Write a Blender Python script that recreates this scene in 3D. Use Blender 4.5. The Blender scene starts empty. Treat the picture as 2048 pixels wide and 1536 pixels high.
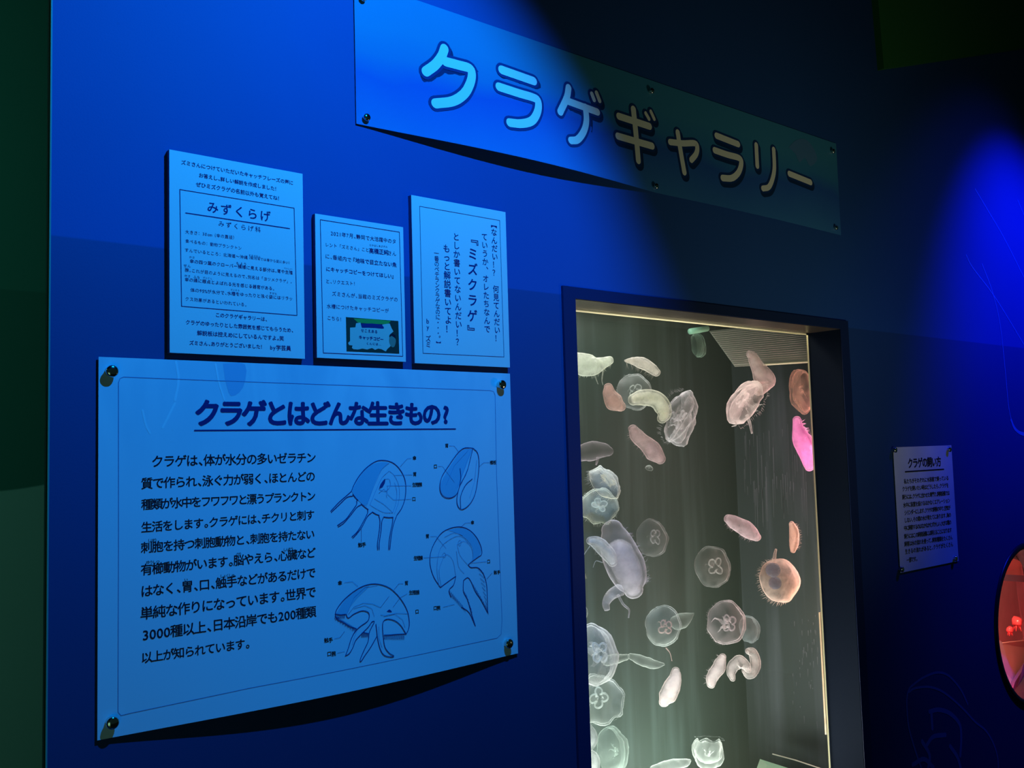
import bpy, bmesh, math, random
from mathutils import Vector, Matrix
random.seed(7)
S = bpy.context.scene
COL = S.collection

# ------------------------------------------------------------------ camera
F = 1877.56
CZ = 1.45
D = 1.3538                       # distance from the camera to the mural wall (the plane y = 0)
yaw, pit, rol = (math.radians(a) for a in (39.7808, 4.2042, -1.6652))
FW = Vector((math.sin(yaw)*math.cos(pit), math.cos(yaw)*math.cos(pit), math.sin(pit)))
_r = Vector((math.cos(yaw), -math.sin(yaw), 0)); _u = _r.cross(FW)
RT = _r*math.cos(rol) + _u*math.sin(rol)
UP = _u*math.cos(rol) - _r*math.sin(rol)
CAM = Vector((0, -D, CZ))
cd = bpy.data.cameras.new('camera'); cam = bpy.data.objects.new('camera', cd); COL.objects.link(cam)
cd.sensor_width = 36; cd.lens = 36*F/2048; cd.clip_start = .02
M = Matrix((( RT.x, UP.x, -FW.x), (RT.y, UP.y, -FW.y), (RT.z, UP.z, -FW.z))).to_4x4()
M.translation = CAM; cam.matrix_world = M
S.camera = cam

# ------------------------------------------------------------------ world, exposure, lights
S.view_settings.view_transform = 'Standard'; S.view_settings.look = 'None'
S.view_settings.gamma = 1; S.view_settings.exposure = 0
S.view_settings.use_curve_mapping = False
S.cycles.transparent_max_bounces = 40
S.cycles.max_bounces = 8
W = bpy.data.worlds.new('dark_hall'); S.world = W; W.use_nodes = True
bg = W.node_tree.nodes['Background']; bg.inputs[0].default_value = (.35, .9, .8, 1); bg.inputs[1].default_value = .012

def light(name, kind, loc, target, energy, color, **kw):
    l = bpy.data.lights.new(name, kind); l.energy = energy; l.color = color
    for k, v in kw.items(): setattr(l, k, v)
    o = bpy.data.objects.new(name, l); COL.objects.link(o); o.location = loc
    o.rotation_euler = (Vector(target)-Vector(loc)).to_track_quat('-Z', 'Y').to_euler()
    return o
# blue ceiling spot over the banner, deep blue spot further along the wall
light('blue_spot', 'SPOT', (.86, -.93, CZ+1.22), (.60, 0, CZ+.12), 104, (0, .285, 1), spot_size=math.radians(87), spot_blend=.48, shadow_soft_size=.012)
light('deep_blue_spot', 'SPOT', (3.46, -.78, CZ+1.35), (3.44, 0, CZ+.36), 135, (.0, .012, 1), spot_size=math.radians(68), spot_blend=1, shadow_soft_size=.03)
light('blue_wash', 'SPOT', (3.6, -1.0, CZ+1.9), (3.08, 0, CZ-.30), 30, (.03, .08, 1), spot_size=math.radians(62), spot_blend=1, shadow_soft_size=.05)
# unseen fills added for dim hall light: green from behind, warm from the right
light('hall_green', 'AREA', (-.6, -2.2, CZ-1.0), (.5, .3, CZ-.4), 2.5, (.45, 1, .62), size=1.2)
light('green_wall_fill', 'AREA', (-.9, .45, CZ+.9), (.5, 1.0, CZ-.2), 3.0, (.34, 1, .85), size=.5)  # unseen area light added to brighten the green back wall
light('hall_warm', 'AREA', (2.3, -1.1, CZ-.35), (2.0, 0, CZ+.60), .80, (1, .96, .66), size=.3, spread=math.radians(100))
# lamps of the jellyfish tank (above the water; warm strip in the front corner behind the right jamb), plus three added fills
light('tank_top_lamp', 'AREA', (1.62, .30, CZ+.40), (1.62, .27, CZ-1), 2.6, (1, .98, 1), shape='RECTANGLE', size=.7, size_y=.3)
light('tank_warm_strip', 'AREA', (2.42, .125, CZ-.35), (1.5, .32, CZ-.35), 2.8, (1, .66, .62), shape='RECTANGLE', size=.03, size_y=1.1)
light('tank_floor_lamp', 'AREA', (1.75, .30, CZ-.98), (1.75, .34, CZ), 12, (.92, 1, .96), shape='RECTANGLE', size=.8, size_y=.3)
light('tank_front_fill', 'AREA', (1.85, .135, CZ+.345), (1.85, .094, CZ+.285), .55, (1, .92, .62), shape='RECTANGLE', size=.85, size_y=.02)  # unseen light added so the top gasket shows bright
light('tank_pink_fill', 'POINT', (2.36, .125, CZ-.02), (2, .3, CZ), .5, (1, .32, .62), shadow_soft_size=.012)  # unseen pink point light added for a local glow by the pane edge
light('tank_orange_fill', 'POINT', (2.36, .125, CZ-.48), (2, .3, CZ), .5, (1, .50, .22), shadow_soft_size=.012)  # unseen orange point light added for the glow lower down that edge
# lamps in the round kaleidoscope tank
light('red_tank_lamp', 'POINT', (3.27, .13, CZ-.80), (3.4, .3, CZ), 14, (1, .10, .08), shadow_soft_size=.03)
light('red_tank_lamp_warm', 'POINT', (3.27, .13, CZ-.42), (3.4, .3, CZ), 12, (1, .55, .35), shadow_soft_size=.03)

# ------------------------------------------------------------------ helpers
class noise:                     # repeatable smooth wobble
    @staticmethod
    def noise_vector(p):
        x, y, z = p.x*2.1, p.y*2.1, p.z*2.1; s = math.sin
        return Vector((s(x*1.1+1.7*s(y*.9+z*.6)+.4)*s(z*1.3+y*.5+2.1), s(y*1.2+1.6*s(z*.8+x*.7)+1.3)*s(x*1.4+z*.4+.7), s(z*1.15+1.5*s(x*.95+y*.5)+2.6)*s(y*1.25+x*.6+1.9)))*.55
def ray(px, py): return FW + RT*((px-1024)/F) - UP*((py-768)/F)
def at(px, py, Y=0.0):
    d = ray(px, py); return CAM + d*((Y-CAM.y)/d.y)
def on(px, py, surf):            # point where the sight line meets a gently curved sheet y = surf(x, z)
    Y = 0.0
    for _ in range(6):
        p = at(px, py, Y); Y = surf(p.x, p.z)
    return at(px, py, Y)
def nodes(m): m.use_nodes = True; return m.node_tree.nodes, m.node_tree.links
def mat(name, c, rough=.6, metal=0, spec=.3, bump=0, bscale=60, var=0, vscale=4):
    m = bpy.data.materials.new(name); n, l = nodes(m); b = n['Principled BSDF']
    b.inputs['Base Color'].default_value = (*c, 1); b.inputs['Roughness'].default_value = rough
    b.inputs['Metallic'].default_value = metal; b.inputs['Specular IOR Level'].default_value = spec
    tc = n.new('ShaderNodeTexCoord')
    if bump:
        t = n.new('ShaderNodeTexNoise'); t.inputs['Scale'].default_value = bscale; l.new(tc.outputs['Object'], t.inputs[0])
        k = n.new('ShaderNodeBump'); k.inputs['Strength'].default_value = bump; k.inputs['Distance'].default_value = .002
        l.new(t.outputs[0], k.inputs['Height']); l.new(k.outputs[0], b.inputs['Normal'])
    if var:
        t = n.new('ShaderNodeTexNoise'); t.inputs['Scale'].default_value = vscale; l.new(tc.outputs['Object'], t.inputs[0])
        x = n.new('ShaderNodeMix'); x.data_type = 'RGBA'; x.blend_type = 'MIX'
        x.inputs[6].default_value = tuple(max(0, v*(1-var)) for v in c)+(1,); x.inputs[7].default_value = tuple(min(1, v*(1+var)) for v in c)+(1,)
        l.new(t.outputs[0], x.inputs[0]); l.new(x.outputs[2], b.inputs['Base Color'])
    return m
def ink(name, c): return mat(name, c, .8, 0, .05)
def obj(name, bm, m, parent=None, smooth=False):
    me = bpy.data.meshes.new(name)
    if isinstance(bm, bmesh.types.BMesh):
        bmesh.ops.recalc_face_normals(bm, faces=bm.faces) if getattr(bm, 'faces', None) else None
        bm.to_mesh(me); bm.free()
    else: me.from_pydata(*bm); me.update()
    if m: me.materials.append(m)
    if smooth: me.shade_smooth()
    o = bpy.data.objects.new(name, me); COL.objects.link(o)
    if parent: put(o, parent)
    return o
def put(o, parent):
    o.parent = parent
    o.matrix_parent_inverse = Matrix.Translation(-parent.location)
    return o
def empty(name, loc, label, cat, group=None):
    o = bpy.data.objects.new(name, None); COL.objects.link(o); o.location = loc; o.empty_display_size = .02
    return tag(o, label, cat, group)
def tag(o, label, cat, group=None):
    o['label'] = label; o['category'] = cat
    if group: o['group'] = group
    return o
def struct(o): o['kind'] = 'structure'; return o
def box(bm, a, b):
    v = [bm.verts.new((x, y, z)) for x in (a[0], b[0]) for y in (a[1], b[1]) for z in (a[2], b[2])]
    for f in ((0,1,3,2), (4,6,7,5), (0,4,5,1), (2,3,7,6), (0,2,6,4), (1,5,7,3)): bm.faces.new([v[i] for i in f])
def bevel(bm, w, seg=2): bmesh.ops.bevel(bm, geom=list(bm.edges), offset=w, segments=seg, profile=.6, affect='EDGES')
def smooth_line(pts, n=6):
    P = [Vector(p) for p in pts]
    if len(P) < 3: return P
    out = []
    for i in range(len(P)-1):
        p0 = P[i-1] if i else P[0]*2-P[1]; p1, p2 = P[i], P[i+1]; p3 = P[i+2] if i+2 < len(P) else P[-1]*2-P[-2]
        for k in range(n):
            t = k/n
            out.append(.5*((2*p1)+(p2-p0)*t+(2*p0-5*p1+4*p2-p3)*t*t+(3*p1-p0-3*p2+p3)*t**3))
    return out+[P[-1]]
def tube(bm, pts, r, seg=8, cap=True):
    pts = [Vector(p) for p in pts]; rings = []
    rr = r if callable(r) else (lambda t: r)
    for i, p in enumerate(pts):
        d = (pts[min(i+1, len(pts)-1)]-pts[max(i-1, 0)]).normalized()
        a = d.orthogonal().normalized() if i == 0 else (a - d*a.dot(d)).normalized()
        b = d.cross(a); q = rr(i/(len(pts)-1))
        rings.append([bm.verts.new(p+(a*math.cos(2*math.pi*k/seg)+b*math.sin(2*math.pi*k/seg))*q) for k in range(seg)])
    for A, B in zip(rings, rings[1:]):
        for k in range(seg): bm.faces.new((A[k], A[(k+1) % seg], B[(k+1) % seg], B[k]))
    if cap: bm.faces.new(rings[0]); bm.faces.new(rings[-1])
def lathe(bm, prof, c, axis, seg=24):      # profile (radius, height) about an axis through c
    axis = Vector(axis).normalized(); a = axis.orthogonal().normalized(); b = axis.cross(a); rings = []
    for r, h in prof:
        if r < 1e-6: rings.append([bm.verts.new(Vector(c)+axis*h)])
        else: rings.append([bm.verts.new(Vector(c)+axis*h+(a*math.cos(2*math.pi*k/seg)+b*math.sin(2*math.pi*k/seg))*r) for k in range(seg)])
    for A, B in zip(rings, rings[1:]):
        for k in range(seg):
            j = (k+1) % seg
            if len(A) == 1 and len(B) == 1: continue
            if len(A) == 1: bm.faces.new((A[0], B[j], B[k]))
            elif len(B) == 1: bm.faces.new((A[k], A[j], B[0]))
            else: bm.faces.new((A[k], A[j], B[j], B[k]))
# flat ribbons with round ends lying on a sheet y = surf(x, z) - lift
def strokes(lines, width, surf, lift, off=(0, 0)):
    V, Fc = [], []
    for li, ln in enumerate(lines):
        w = width; up = lift+(li % 24)*1.2e-5
        if isinstance(ln, tuple) and isinstance(ln[1], (int, float)): ln, w = ln
        P = []
        for p in ln:
            p = Vector((p[0], p[1]))
            if P and (p-P[-1]).length < 1e-6: continue
            if P:
                a = P[-1]; k = int((p-a).length/.05)
                for i in range(1, k+1): P.append(a.lerp(p, i/(k+1)))
            P.append(p)
        if len(P) < 2: continue
        def add(x, z): V.append((x+off[0], surf(x, z)-up, z+off[1])); return len(V)-1
        T = [(P[min(i+1, len(P)-1)]-P[max(i-1, 0)]).normalized() for i in range(len(P))]
        L = [add(*(p-Vector((-t.y, t.x))*w/2)) for p, t in zip(P, T)]; Rr = [add(*(p+Vector((-t.y, t.x))*w/2)) for p, t in zip(P, T)]
        for i in range(len(P)-1): Fc.append([L[i], L[i+1], Rr[i+1], Rr[i]])
        n = 8 if w > .003 else 2
        for e, sg in ((len(P)-1, 1), (0, -1)):
            a0 = math.atan2(T[e].y, T[e].x)+(0 if sg > 0 else math.pi)
            arc = [add(P[e].x+math.cos(a0-math.pi/2+math.pi*k/n)*w/2, P[e].y+math.sin(a0-math.pi/2+math.pi*k/n)*w/2) for k in range(1, n)]
            a, b = (L[e], Rr[e]) if sg > 0 else (Rr[e], L[e])
            Fc.append([a]+arc+[b])
    return V, [], Fc
def poly(pts, surf, lift):
    bm = bmesh.new(); vs = [bm.verts.new((x, 0, z)) for x, z in pts]
    es = [bm.edges.new((vs[i], vs[(i+1) % len(vs)])) for i in range(len(vs))]
    bmesh.ops.triangle_fill(bm, edges=es, use_beauty=True)
    bmesh.ops.subdivide_edges(bm, edges=bm.edges[:], cuts=1)
    for v in bm.verts: v.co.y = surf(v.co.x, v.co.z)-lift
    return bm
flat = lambda x, z: 0.0

# glyphs: one mesh per character, laid out by hand afterwards
GL = {}
ALLTEXT = []
class Glyphs:
    need = set()
    @staticmethod
    def build():
        tmp = []
        for ch in sorted({a for a, b in Glyphs.need}):
            c = bpy.data.curves.new('g', 'FONT'); c.body = ch; c.size = 1; c.resolution_u = 3
            o = bpy.data.objects.new('g', c); COL.objects.link(o); tmp.append((ch, o, c))
        dg = bpy.context.evaluated_depsgraph_get(); dg.update()
        for key, o, c in tmp:
            me = bpy.data.meshes.new_from_object(o.evaluated_get(dg))
            vs = [(v.co.x, v.co.y) for v in me.vertices]; fs = [tuple(p.vertices) for p in me.polygons]
            GL[key] = (vs, fs); bpy.data.meshes.remove(me)
        for key, o, c in tmp:
            bpy.data.objects.remove(o); bpy.data.curves.remove(c)
JOBS = []
def text(target, s, A, B, k=1.0, bold=0, vert=False, sx=1.0, em=None):
    """queue a line: A, B = centres (x, z) of its first and last character cells; k = glyph size / pitch"""
    for ch in s:
        if not ch.isspace(): Glyphs.need.add((ch, bold))
    JOBS.append((target, s, Vector(A[:2]) if len(A) == 2 else Vector((A[0], A[2])), Vector(B[:2]) if len(B) == 2 else Vector((B[0], B[2])), k, bold, vert, sx, em))
HALF = set('0123456789abcdefghijklmnopqrstuvwxyz%')
def adv(ch): return .58 if ch in HALF else .55 if ch in '、。' else .7 if ch in '?' else 1.0
ROT = set('ー【】『』「」…（）〜')
def run_text():
    Glyphs.build()
    vs = [v for v in GL['国'][0]]; x0 = min(v[0] for v in vs); x1 = max(v[0] for v in vs)
    y0 = min(v[1] for v in vs); y1 = max(v[1] for v in vs)
    EM = (x1-x0)/.84; cy = (y0+y1)/2; cx0 = (x0+x1)/2
    out = {}
    for target, s, A, B, k, bold, vert, sx, em in JOBS:
        V, Fc = out.setdefault(target, ([], []))
        a = [adv(c) if not vert else 1.0 for c in s]
        pos = []; t = 0
        for i, w in enumerate(a):
            if i: t += (a[i-1]+w)/2
            pos.append(t)
        tot = pos[-1] or 1; d = (B-A); pitch = d.length/tot if len(s) > 1 else 0
        size = (em if em else pitch*k)/EM
        for ch, p in zip(s, pos):
            if ch.isspace(): continue
            g = GL.get(ch); c = A+d*(p/tot) if len(s) > 1 else A
            if not g or not g[0]: continue
            if ch in HALF or ch in '!?' or (ch in '、。' and not vert):
                mx = (min(v[0] for v in g[0])+max(v[0] for v in g[0]))/2
            else: mx = cx0
            q = bold*size*EM
            for si, (ox, oy) in enumerate([(0, 0)] if not bold else [(q*math.cos(a), q*math.sin(a)) for a in [math.pi/4+math.pi/2*i for i in range(4)]]+([(0, q), (0, -q), (q, 0), (-q, 0)] if bold > .02 else [])):
                n = len(V)
                for x, y in g[0]:
                    x, y = (x-mx)*size*sx, (y-cy)*size
                    if vert and ch in ROT: x, y = y, -x
                    if vert and ch in '、。': x, y = x+size*EM*.6, y+size*EM*.6
                    V.append((c.x+x+ox, c.y+y+oy, si*6e-6))
                Fc.extend([tuple(i+n for i in f) for f in g[1]])
    return out
LETTER = {}       # target -> (parent, surf, lift, material)
def finish_text():
    Glyphs.need.add(('国', 0))
    for target, (V, Fc) in run_text().items():
        par, surf, lift, m, name = LETTER[target]
        obj(name, ([(x, surf(x, z)-lift-e, z) for x, z, e in V], [], Fc), m, par)

# ------------------------------------------------------------------ materials of the hall
def mural_material():
    m = bpy.data.materials.new('mural_paint'); n, l = nodes(m); b = n['Principled BSDF']
    b.inputs['Roughness'].default_value = .62; b.inputs['Specular IOR Level'].default_value = .25
    g = n.new('ShaderNodeNewGeometry'); sp = n.new('ShaderNodeSeparateXYZ'); l.new(g.outputs['Position'], sp.inputs[0])
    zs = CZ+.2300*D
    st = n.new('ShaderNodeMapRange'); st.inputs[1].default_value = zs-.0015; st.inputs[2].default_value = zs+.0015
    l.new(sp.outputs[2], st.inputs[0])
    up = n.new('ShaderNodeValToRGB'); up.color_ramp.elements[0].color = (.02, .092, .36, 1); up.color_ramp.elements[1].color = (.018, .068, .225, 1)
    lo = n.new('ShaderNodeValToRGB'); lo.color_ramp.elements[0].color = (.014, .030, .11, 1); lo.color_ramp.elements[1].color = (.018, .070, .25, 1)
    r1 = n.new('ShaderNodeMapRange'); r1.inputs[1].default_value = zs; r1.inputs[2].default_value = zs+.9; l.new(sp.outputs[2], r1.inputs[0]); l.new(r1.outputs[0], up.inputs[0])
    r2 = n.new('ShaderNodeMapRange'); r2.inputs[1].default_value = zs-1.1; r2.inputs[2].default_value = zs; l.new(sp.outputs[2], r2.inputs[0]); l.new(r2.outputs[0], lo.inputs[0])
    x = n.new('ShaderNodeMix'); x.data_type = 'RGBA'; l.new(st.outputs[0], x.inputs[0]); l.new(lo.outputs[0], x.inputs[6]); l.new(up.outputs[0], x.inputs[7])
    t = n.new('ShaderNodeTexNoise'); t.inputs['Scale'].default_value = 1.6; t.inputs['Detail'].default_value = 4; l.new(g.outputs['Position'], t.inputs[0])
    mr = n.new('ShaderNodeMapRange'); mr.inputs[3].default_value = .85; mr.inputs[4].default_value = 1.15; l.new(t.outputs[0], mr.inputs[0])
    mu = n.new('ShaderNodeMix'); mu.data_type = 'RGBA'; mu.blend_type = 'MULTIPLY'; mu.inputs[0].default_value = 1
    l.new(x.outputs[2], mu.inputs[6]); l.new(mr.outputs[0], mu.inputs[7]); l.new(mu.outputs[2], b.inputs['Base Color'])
    t2 = n.new('ShaderNodeTexNoise'); t2.inputs['Scale'].default_value = 350; l.new(g.outputs['Position'], t2.inputs[0])
    k = n.new('ShaderNodeBump'); k.inputs['Strength'].default_value = .12; k.inputs['Distance'].default_value = .001; l.new(t2.outputs[0], k.inputs['Height']); l.new(k.outputs[0], b.inputs['Normal'])
    return m
MURAL = mural_material()
FRAME_BLUE = mat('frame_paint', (.008, .024, .10), .5, 0, .3, .1, 200)
JAMB = mat('jamb_paint', (.003, .008, .022), .7, 0, .1)
UNDERSIDE = mat('head_jamb_gloss', (.045, .030, .022), .35, 0, .6, .2, 40, .4, 14)
CHROME = mat('polished_steel', (.75, .72, .66), .12, 1)
EDGE = mat('panel_edge', (.10, .32, .30), .5)

# ------------------------------------------------------------------ structure: mural wall with its two openings
u = D
XL = .240*u; XR = 5.2; ZT = 3.7
H0, H1 = .956*u, 1.675*u; HT = CZ+.3050; HB = CZ-.98           # tank opening
# round porthole: circle through three outline points of its rim
a_, b_, c_ = (at(1991, 1245), at(2046, 1093), at(2046, 1404))
def circ(p, q, r):
    ax, ay, bx, by, cx, cy = p.x, p.z, q.x, q.z, r.x, r.z
    d = 2*(ax*(by-cy)+bx*(cy-ay)+cx*(ay-by))
    ux = ((ax*ax+ay*ay)*(by-cy)+(bx*bx+by*by)*(cy-ay)+(cx*cx+cy*cy)*(ay-by))/d
    uz = ((ax*ax+ay*ay)*(cx-bx)+(bx*bx+by*by)*(ax-cx)+(cx*cx+cy*cy)*(bx-ax))/d
    return ux, uz, math.hypot(ax-ux, ay-uz)
PX, PZ, PR = circ(a_, b_, c_)

def wall_mesh():
    bm = bmesh.new(); es = []
    def loop(pts):
        v = [bm.verts.new((x, 0, z)) for x, z in pts]
        for i in range(len(v)): es.append(bm.edges.new((v[i], v[(i+1) % len(v)])))
    loop([(XL, 0), (XR, 0), (XR, ZT), (XL, ZT)])
    loop([(H0, HB), (H1, HB), (H1, HT), (H0, HT)])
    loop([(PX+PR*math.cos(2*math.pi*k/72), PZ+PR*math.sin(2*math.pi*k/72)) for k in range(72)])
    bmesh.ops.triangle_fill(bm, edges=es, use_beauty=True)
    ex = bmesh.ops.extrude_face_region(bm, geom=bm.faces[:])
    for v in ex['geom']:
        if isinstance(v, bmesh.types.BMVert): v.co.y = .012
    return bm
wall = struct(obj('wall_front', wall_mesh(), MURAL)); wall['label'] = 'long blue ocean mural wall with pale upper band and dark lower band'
bm = bmesh.new(); box(bm, (XL-.0018, -.0005, 0), (XL, .003, ZT)); obj('edge_trim', bm, EDGE, wall)
bm = bmesh.new(); box(bm, (XL-.0030, .0035, 0), (XL-.0003, .0125, ZT)); obj('return_panel', bm, mat('return_green', (.01, .03, .022), .9), wall)

def green_wall_material():
    m = bpy.data.materials.new('green_wall_paint'); n, l = nodes(m); b = n['Principled BSDF']; b.inputs['Roughness'].default_value = .8
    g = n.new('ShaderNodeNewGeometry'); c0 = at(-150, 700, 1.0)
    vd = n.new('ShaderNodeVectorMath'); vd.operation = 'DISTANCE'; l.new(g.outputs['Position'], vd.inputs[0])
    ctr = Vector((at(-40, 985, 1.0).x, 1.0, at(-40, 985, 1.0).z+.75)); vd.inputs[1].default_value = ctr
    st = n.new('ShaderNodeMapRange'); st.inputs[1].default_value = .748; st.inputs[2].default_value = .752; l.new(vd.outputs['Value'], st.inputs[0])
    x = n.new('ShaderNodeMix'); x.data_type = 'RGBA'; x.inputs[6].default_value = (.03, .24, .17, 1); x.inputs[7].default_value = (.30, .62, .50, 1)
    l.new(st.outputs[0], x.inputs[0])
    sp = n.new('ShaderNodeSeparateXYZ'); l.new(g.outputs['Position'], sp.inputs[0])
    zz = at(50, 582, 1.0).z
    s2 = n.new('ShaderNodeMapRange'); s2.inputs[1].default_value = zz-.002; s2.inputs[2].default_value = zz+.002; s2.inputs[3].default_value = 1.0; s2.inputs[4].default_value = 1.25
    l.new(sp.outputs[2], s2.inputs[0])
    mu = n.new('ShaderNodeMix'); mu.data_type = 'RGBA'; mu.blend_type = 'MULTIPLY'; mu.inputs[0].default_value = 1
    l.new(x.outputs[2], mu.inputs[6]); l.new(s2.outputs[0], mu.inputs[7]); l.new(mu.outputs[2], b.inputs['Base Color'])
    return m
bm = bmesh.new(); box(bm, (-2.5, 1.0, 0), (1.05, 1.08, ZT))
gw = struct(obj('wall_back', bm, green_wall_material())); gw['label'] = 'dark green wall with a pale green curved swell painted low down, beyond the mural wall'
bm = bmesh.new(); box(bm, (-3.5, -4, -.05), (XR, 1.08, 0)); fl = struct(obj('floor', bm, mat('dark_floor', (.03, .03, .035), .35, 0, .5, 0, 60, .3, 8)))
bm = bmesh.new(); box(bm, (-3.5, -4, ZT), (XR, 1.08, ZT+.05)); struct(obj('ceiling', bm, mat('black_ceiling', (.012, .014, .014), .9)))
# dark green bulkhead above the far end of the mural
bm = bmesh.new()
pts = [at(1768, 137, -.02), at(2048, 96, -.02)]

e = pts[1]-pts[0]; kx = min((XR-.02-pts[0].x)/e.x, (ZT-.05-pts[0].z)/e.z) if e.z > 0 else 1.5; far = pts[0]+e*kx
pp = [(pts[0].x, pts[0].z), (far.x, far.z), (XR-.02, far.z), (XR-.02, ZT), (pts[0].x-.06, ZT)]
v0 = [bm.verts.new((x, -.02, z)) for x, z in pp]; v1 = [bm.verts.new((x, 0.0, z)) for x, z in pp]
bm.faces.new(v0); bm.faces.new(v1[::-1])
for i in range(5): bm.faces.new((v0[i], v1[i], v1[(i+1) % 5], v0[(i+1) % 5]))
t = struct(obj('trim_1', bm, mat('bulkhead_green', (.03, .16, .04), .8))); t['label'] = 'dark green bulkhead over the right end of the mural wall'

# faint jellyfish printed on the mural at the right
MP1 = ink('mural_print_pale', (.10, .30, .62)); MP2 = ink('mural_print_faint', (.05, .11, .27))
def px_lines(L, surf=flat, w=None):
    out = []
    for ln in L:
        out.append([(p.x, p.z) for p in (on(a, b, surf) for a, b in [(q[0], q[1]) for q in smooth_line([(x, y, 0) for x, y in ln], 6)])])
    return out
def mm(px, X=None, at_px=(1024, 768)):    # pixels -> metres (height) at a point of the wall
    c = (at(*at_px)-CAM).dot(FW); return px*c/F
L = px_lines([[(1950, 378), (1975, 420), (2010, 480), (2060, 580), (2120, 700)], [(2035, 400), (2060, 460)]])
obj('mural_tentacle', strokes(L, .0035, flat, .0006), MP1, wall)
L = px_lines([[(1932, 510), (1945, 535), (1990, 595), (2048, 690), (2100, 780)], [(1964, 528), (1985, 585), (2000, 650), (2010, 740), (2018, 820), (2030, 855), (2048, 866), (2075, 866), (2110, 840)]])
obj('mural_tentacle', strokes(L, .0040, flat, .0006), MP1, wall)
L = px_lines([[(2022, 840), (2030, 858), (2048, 869), (2075, 866), (2110, 845)]])
obj('mural_tentacle', strokes(L, .011, flat, .0007), MP1, wall)
Z5 = lambda a, b: (1680+a*.18623, 1250+b*.18623)
L = [[(720, 960), (715, 800), (740, 690), (800, 630), (900, 560), (1040, 510), (1150, 535), (1240, 620), (1310, 720), (1370, 850)],
     [(740, 720), (800, 680), (950, 665), (1080, 705), (1200, 790), (1330, 910), (1450, 1040), (1560, 1130), (1640, 1260), (1690, 1420), (1700, 1600)],
     [(720, 960), (735, 1090), (770, 1230), (830, 1420), (880, 1560)]]
obj('mural_jellyfish_outline', strokes(px_lines([[Z5(*p) for p in l] for l in L]), .007, flat, .0006), MP2, wall)
L = [[(960, 930), (1060, 910), (1180, 950), (1280, 1060), (1300, 1200), (1290, 1400)], [(980, 960), (990, 1110)], [(930, 1290), (1000, 1200), (1130, 1180)], [(880, 1250), (960, 1400), (940, 1560)], [(1180, 1300), (1260, 1420), (1300, 1560)], [(780, 1500), (900, 1440), (1000, 1530)]]
obj('mural_jellyfish_arms', strokes(px_lines([[Z5(*p) for p in l] for l in L]), .013, flat, .0005), MP2, wall)

# ------------------------------------------------------------------ window frame round the tank, recess lining
wroot = bpy.data.objects.new('window_1', None); COL.objects.link(wroot); wroot.location = ((H0+H1)/2, 0, HB); struct(wroot)
wroot['label'] = 'tall tank window opening in the mural wall with a dark blue frame'
def bar(name, a, b, m, par, bev=0):
    bm = bmesh.new(); box(bm, a, b)
    if bev: bevel(bm, bev)
    return obj(name, bm, m, par)
fo0, fo1, fot = .9315*u, 1.703*u, CZ+.2425*u
bar('frame_side', (fo0, -.006, HB-.04), (H0, .0, fot), FRAME_BLUE, wroot)
bar('frame_side', (H1, -.006, HB-.04), (fo1, .0, fot), FRAME_BLUE, wroot)
bar('frame_top', (H0, -.006, HT), (H1, .0, fot), FRAME_BLUE, wroot)
bar('frame_bottom', (H0, -.006, HB-.04), (H1, .0, HB), FRAME_BLUE, wroot)
bar('jamb', (H0, -.004, HB), (H0+.0012, .09, HT), JAMB, wroot)
bar('jamb', (H1-.0012, -.004, HB), (H1, .09, HT), JAMB, wroot)
bar('head_lining', (H0, -.004, HT-.0012), (H1, .09, HT), UNDERSIDE, wroot)
GASK = mat('gold_gasket', (.88, .70, .36), .35, 0, .6, .5, 90, .3, 30)
def lit_through(m, c):      # let light from the tank shine through the strip
    n, l = nodes(m); b = n['Principled BSDF']; t = n.new('ShaderNodeBsdfTranslucent'); t.inputs[0].default_value = (*c, 1)
    x = n.new('ShaderNodeMixShader'); x.inputs[0].default_value = .9; l.new(b.outputs[0], x.inputs[1]); l.new(t.outputs[0], x.inputs[2]); l.new(x.outputs[0], n['Material Output'].inputs[0])
lit_through(GASK, (.98, .88, .55))
REFL_AMBER = mat('amber_reflection', (.95, .55, .33), .3, 0, .8, .6, 60, .35, 20)
pz = at(1148, 617, .09).z; px_ = at(1619, 700, .09).x
def strip(name, a, b, m):
    bm = bmesh.new(); bm.faces.new([bm.verts.new(p) for p in ((a[0], a[1], a[2]), (b[0], a[1], a[2]), (b[0], a[1], b[2]), (a[0], a[1], b[2]))]); return obj(name, bm, m, wroot)
strip('gasket', (H0, .0925, pz-.0058), (px_, 0, pz+.0015), GASK)
strip('gasket', (px_-.0075, .0925, HB), (px_, 0, pz), GASK)
bar('pane_reflection', (px_+.006, .103, at(1650, 1470, .105).z), (px_+.019, .108, at(1640, 1225, .105).z), REFL_AMBER, wroot)  # orange strip stands in for a reflection along the pane's right edge

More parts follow.
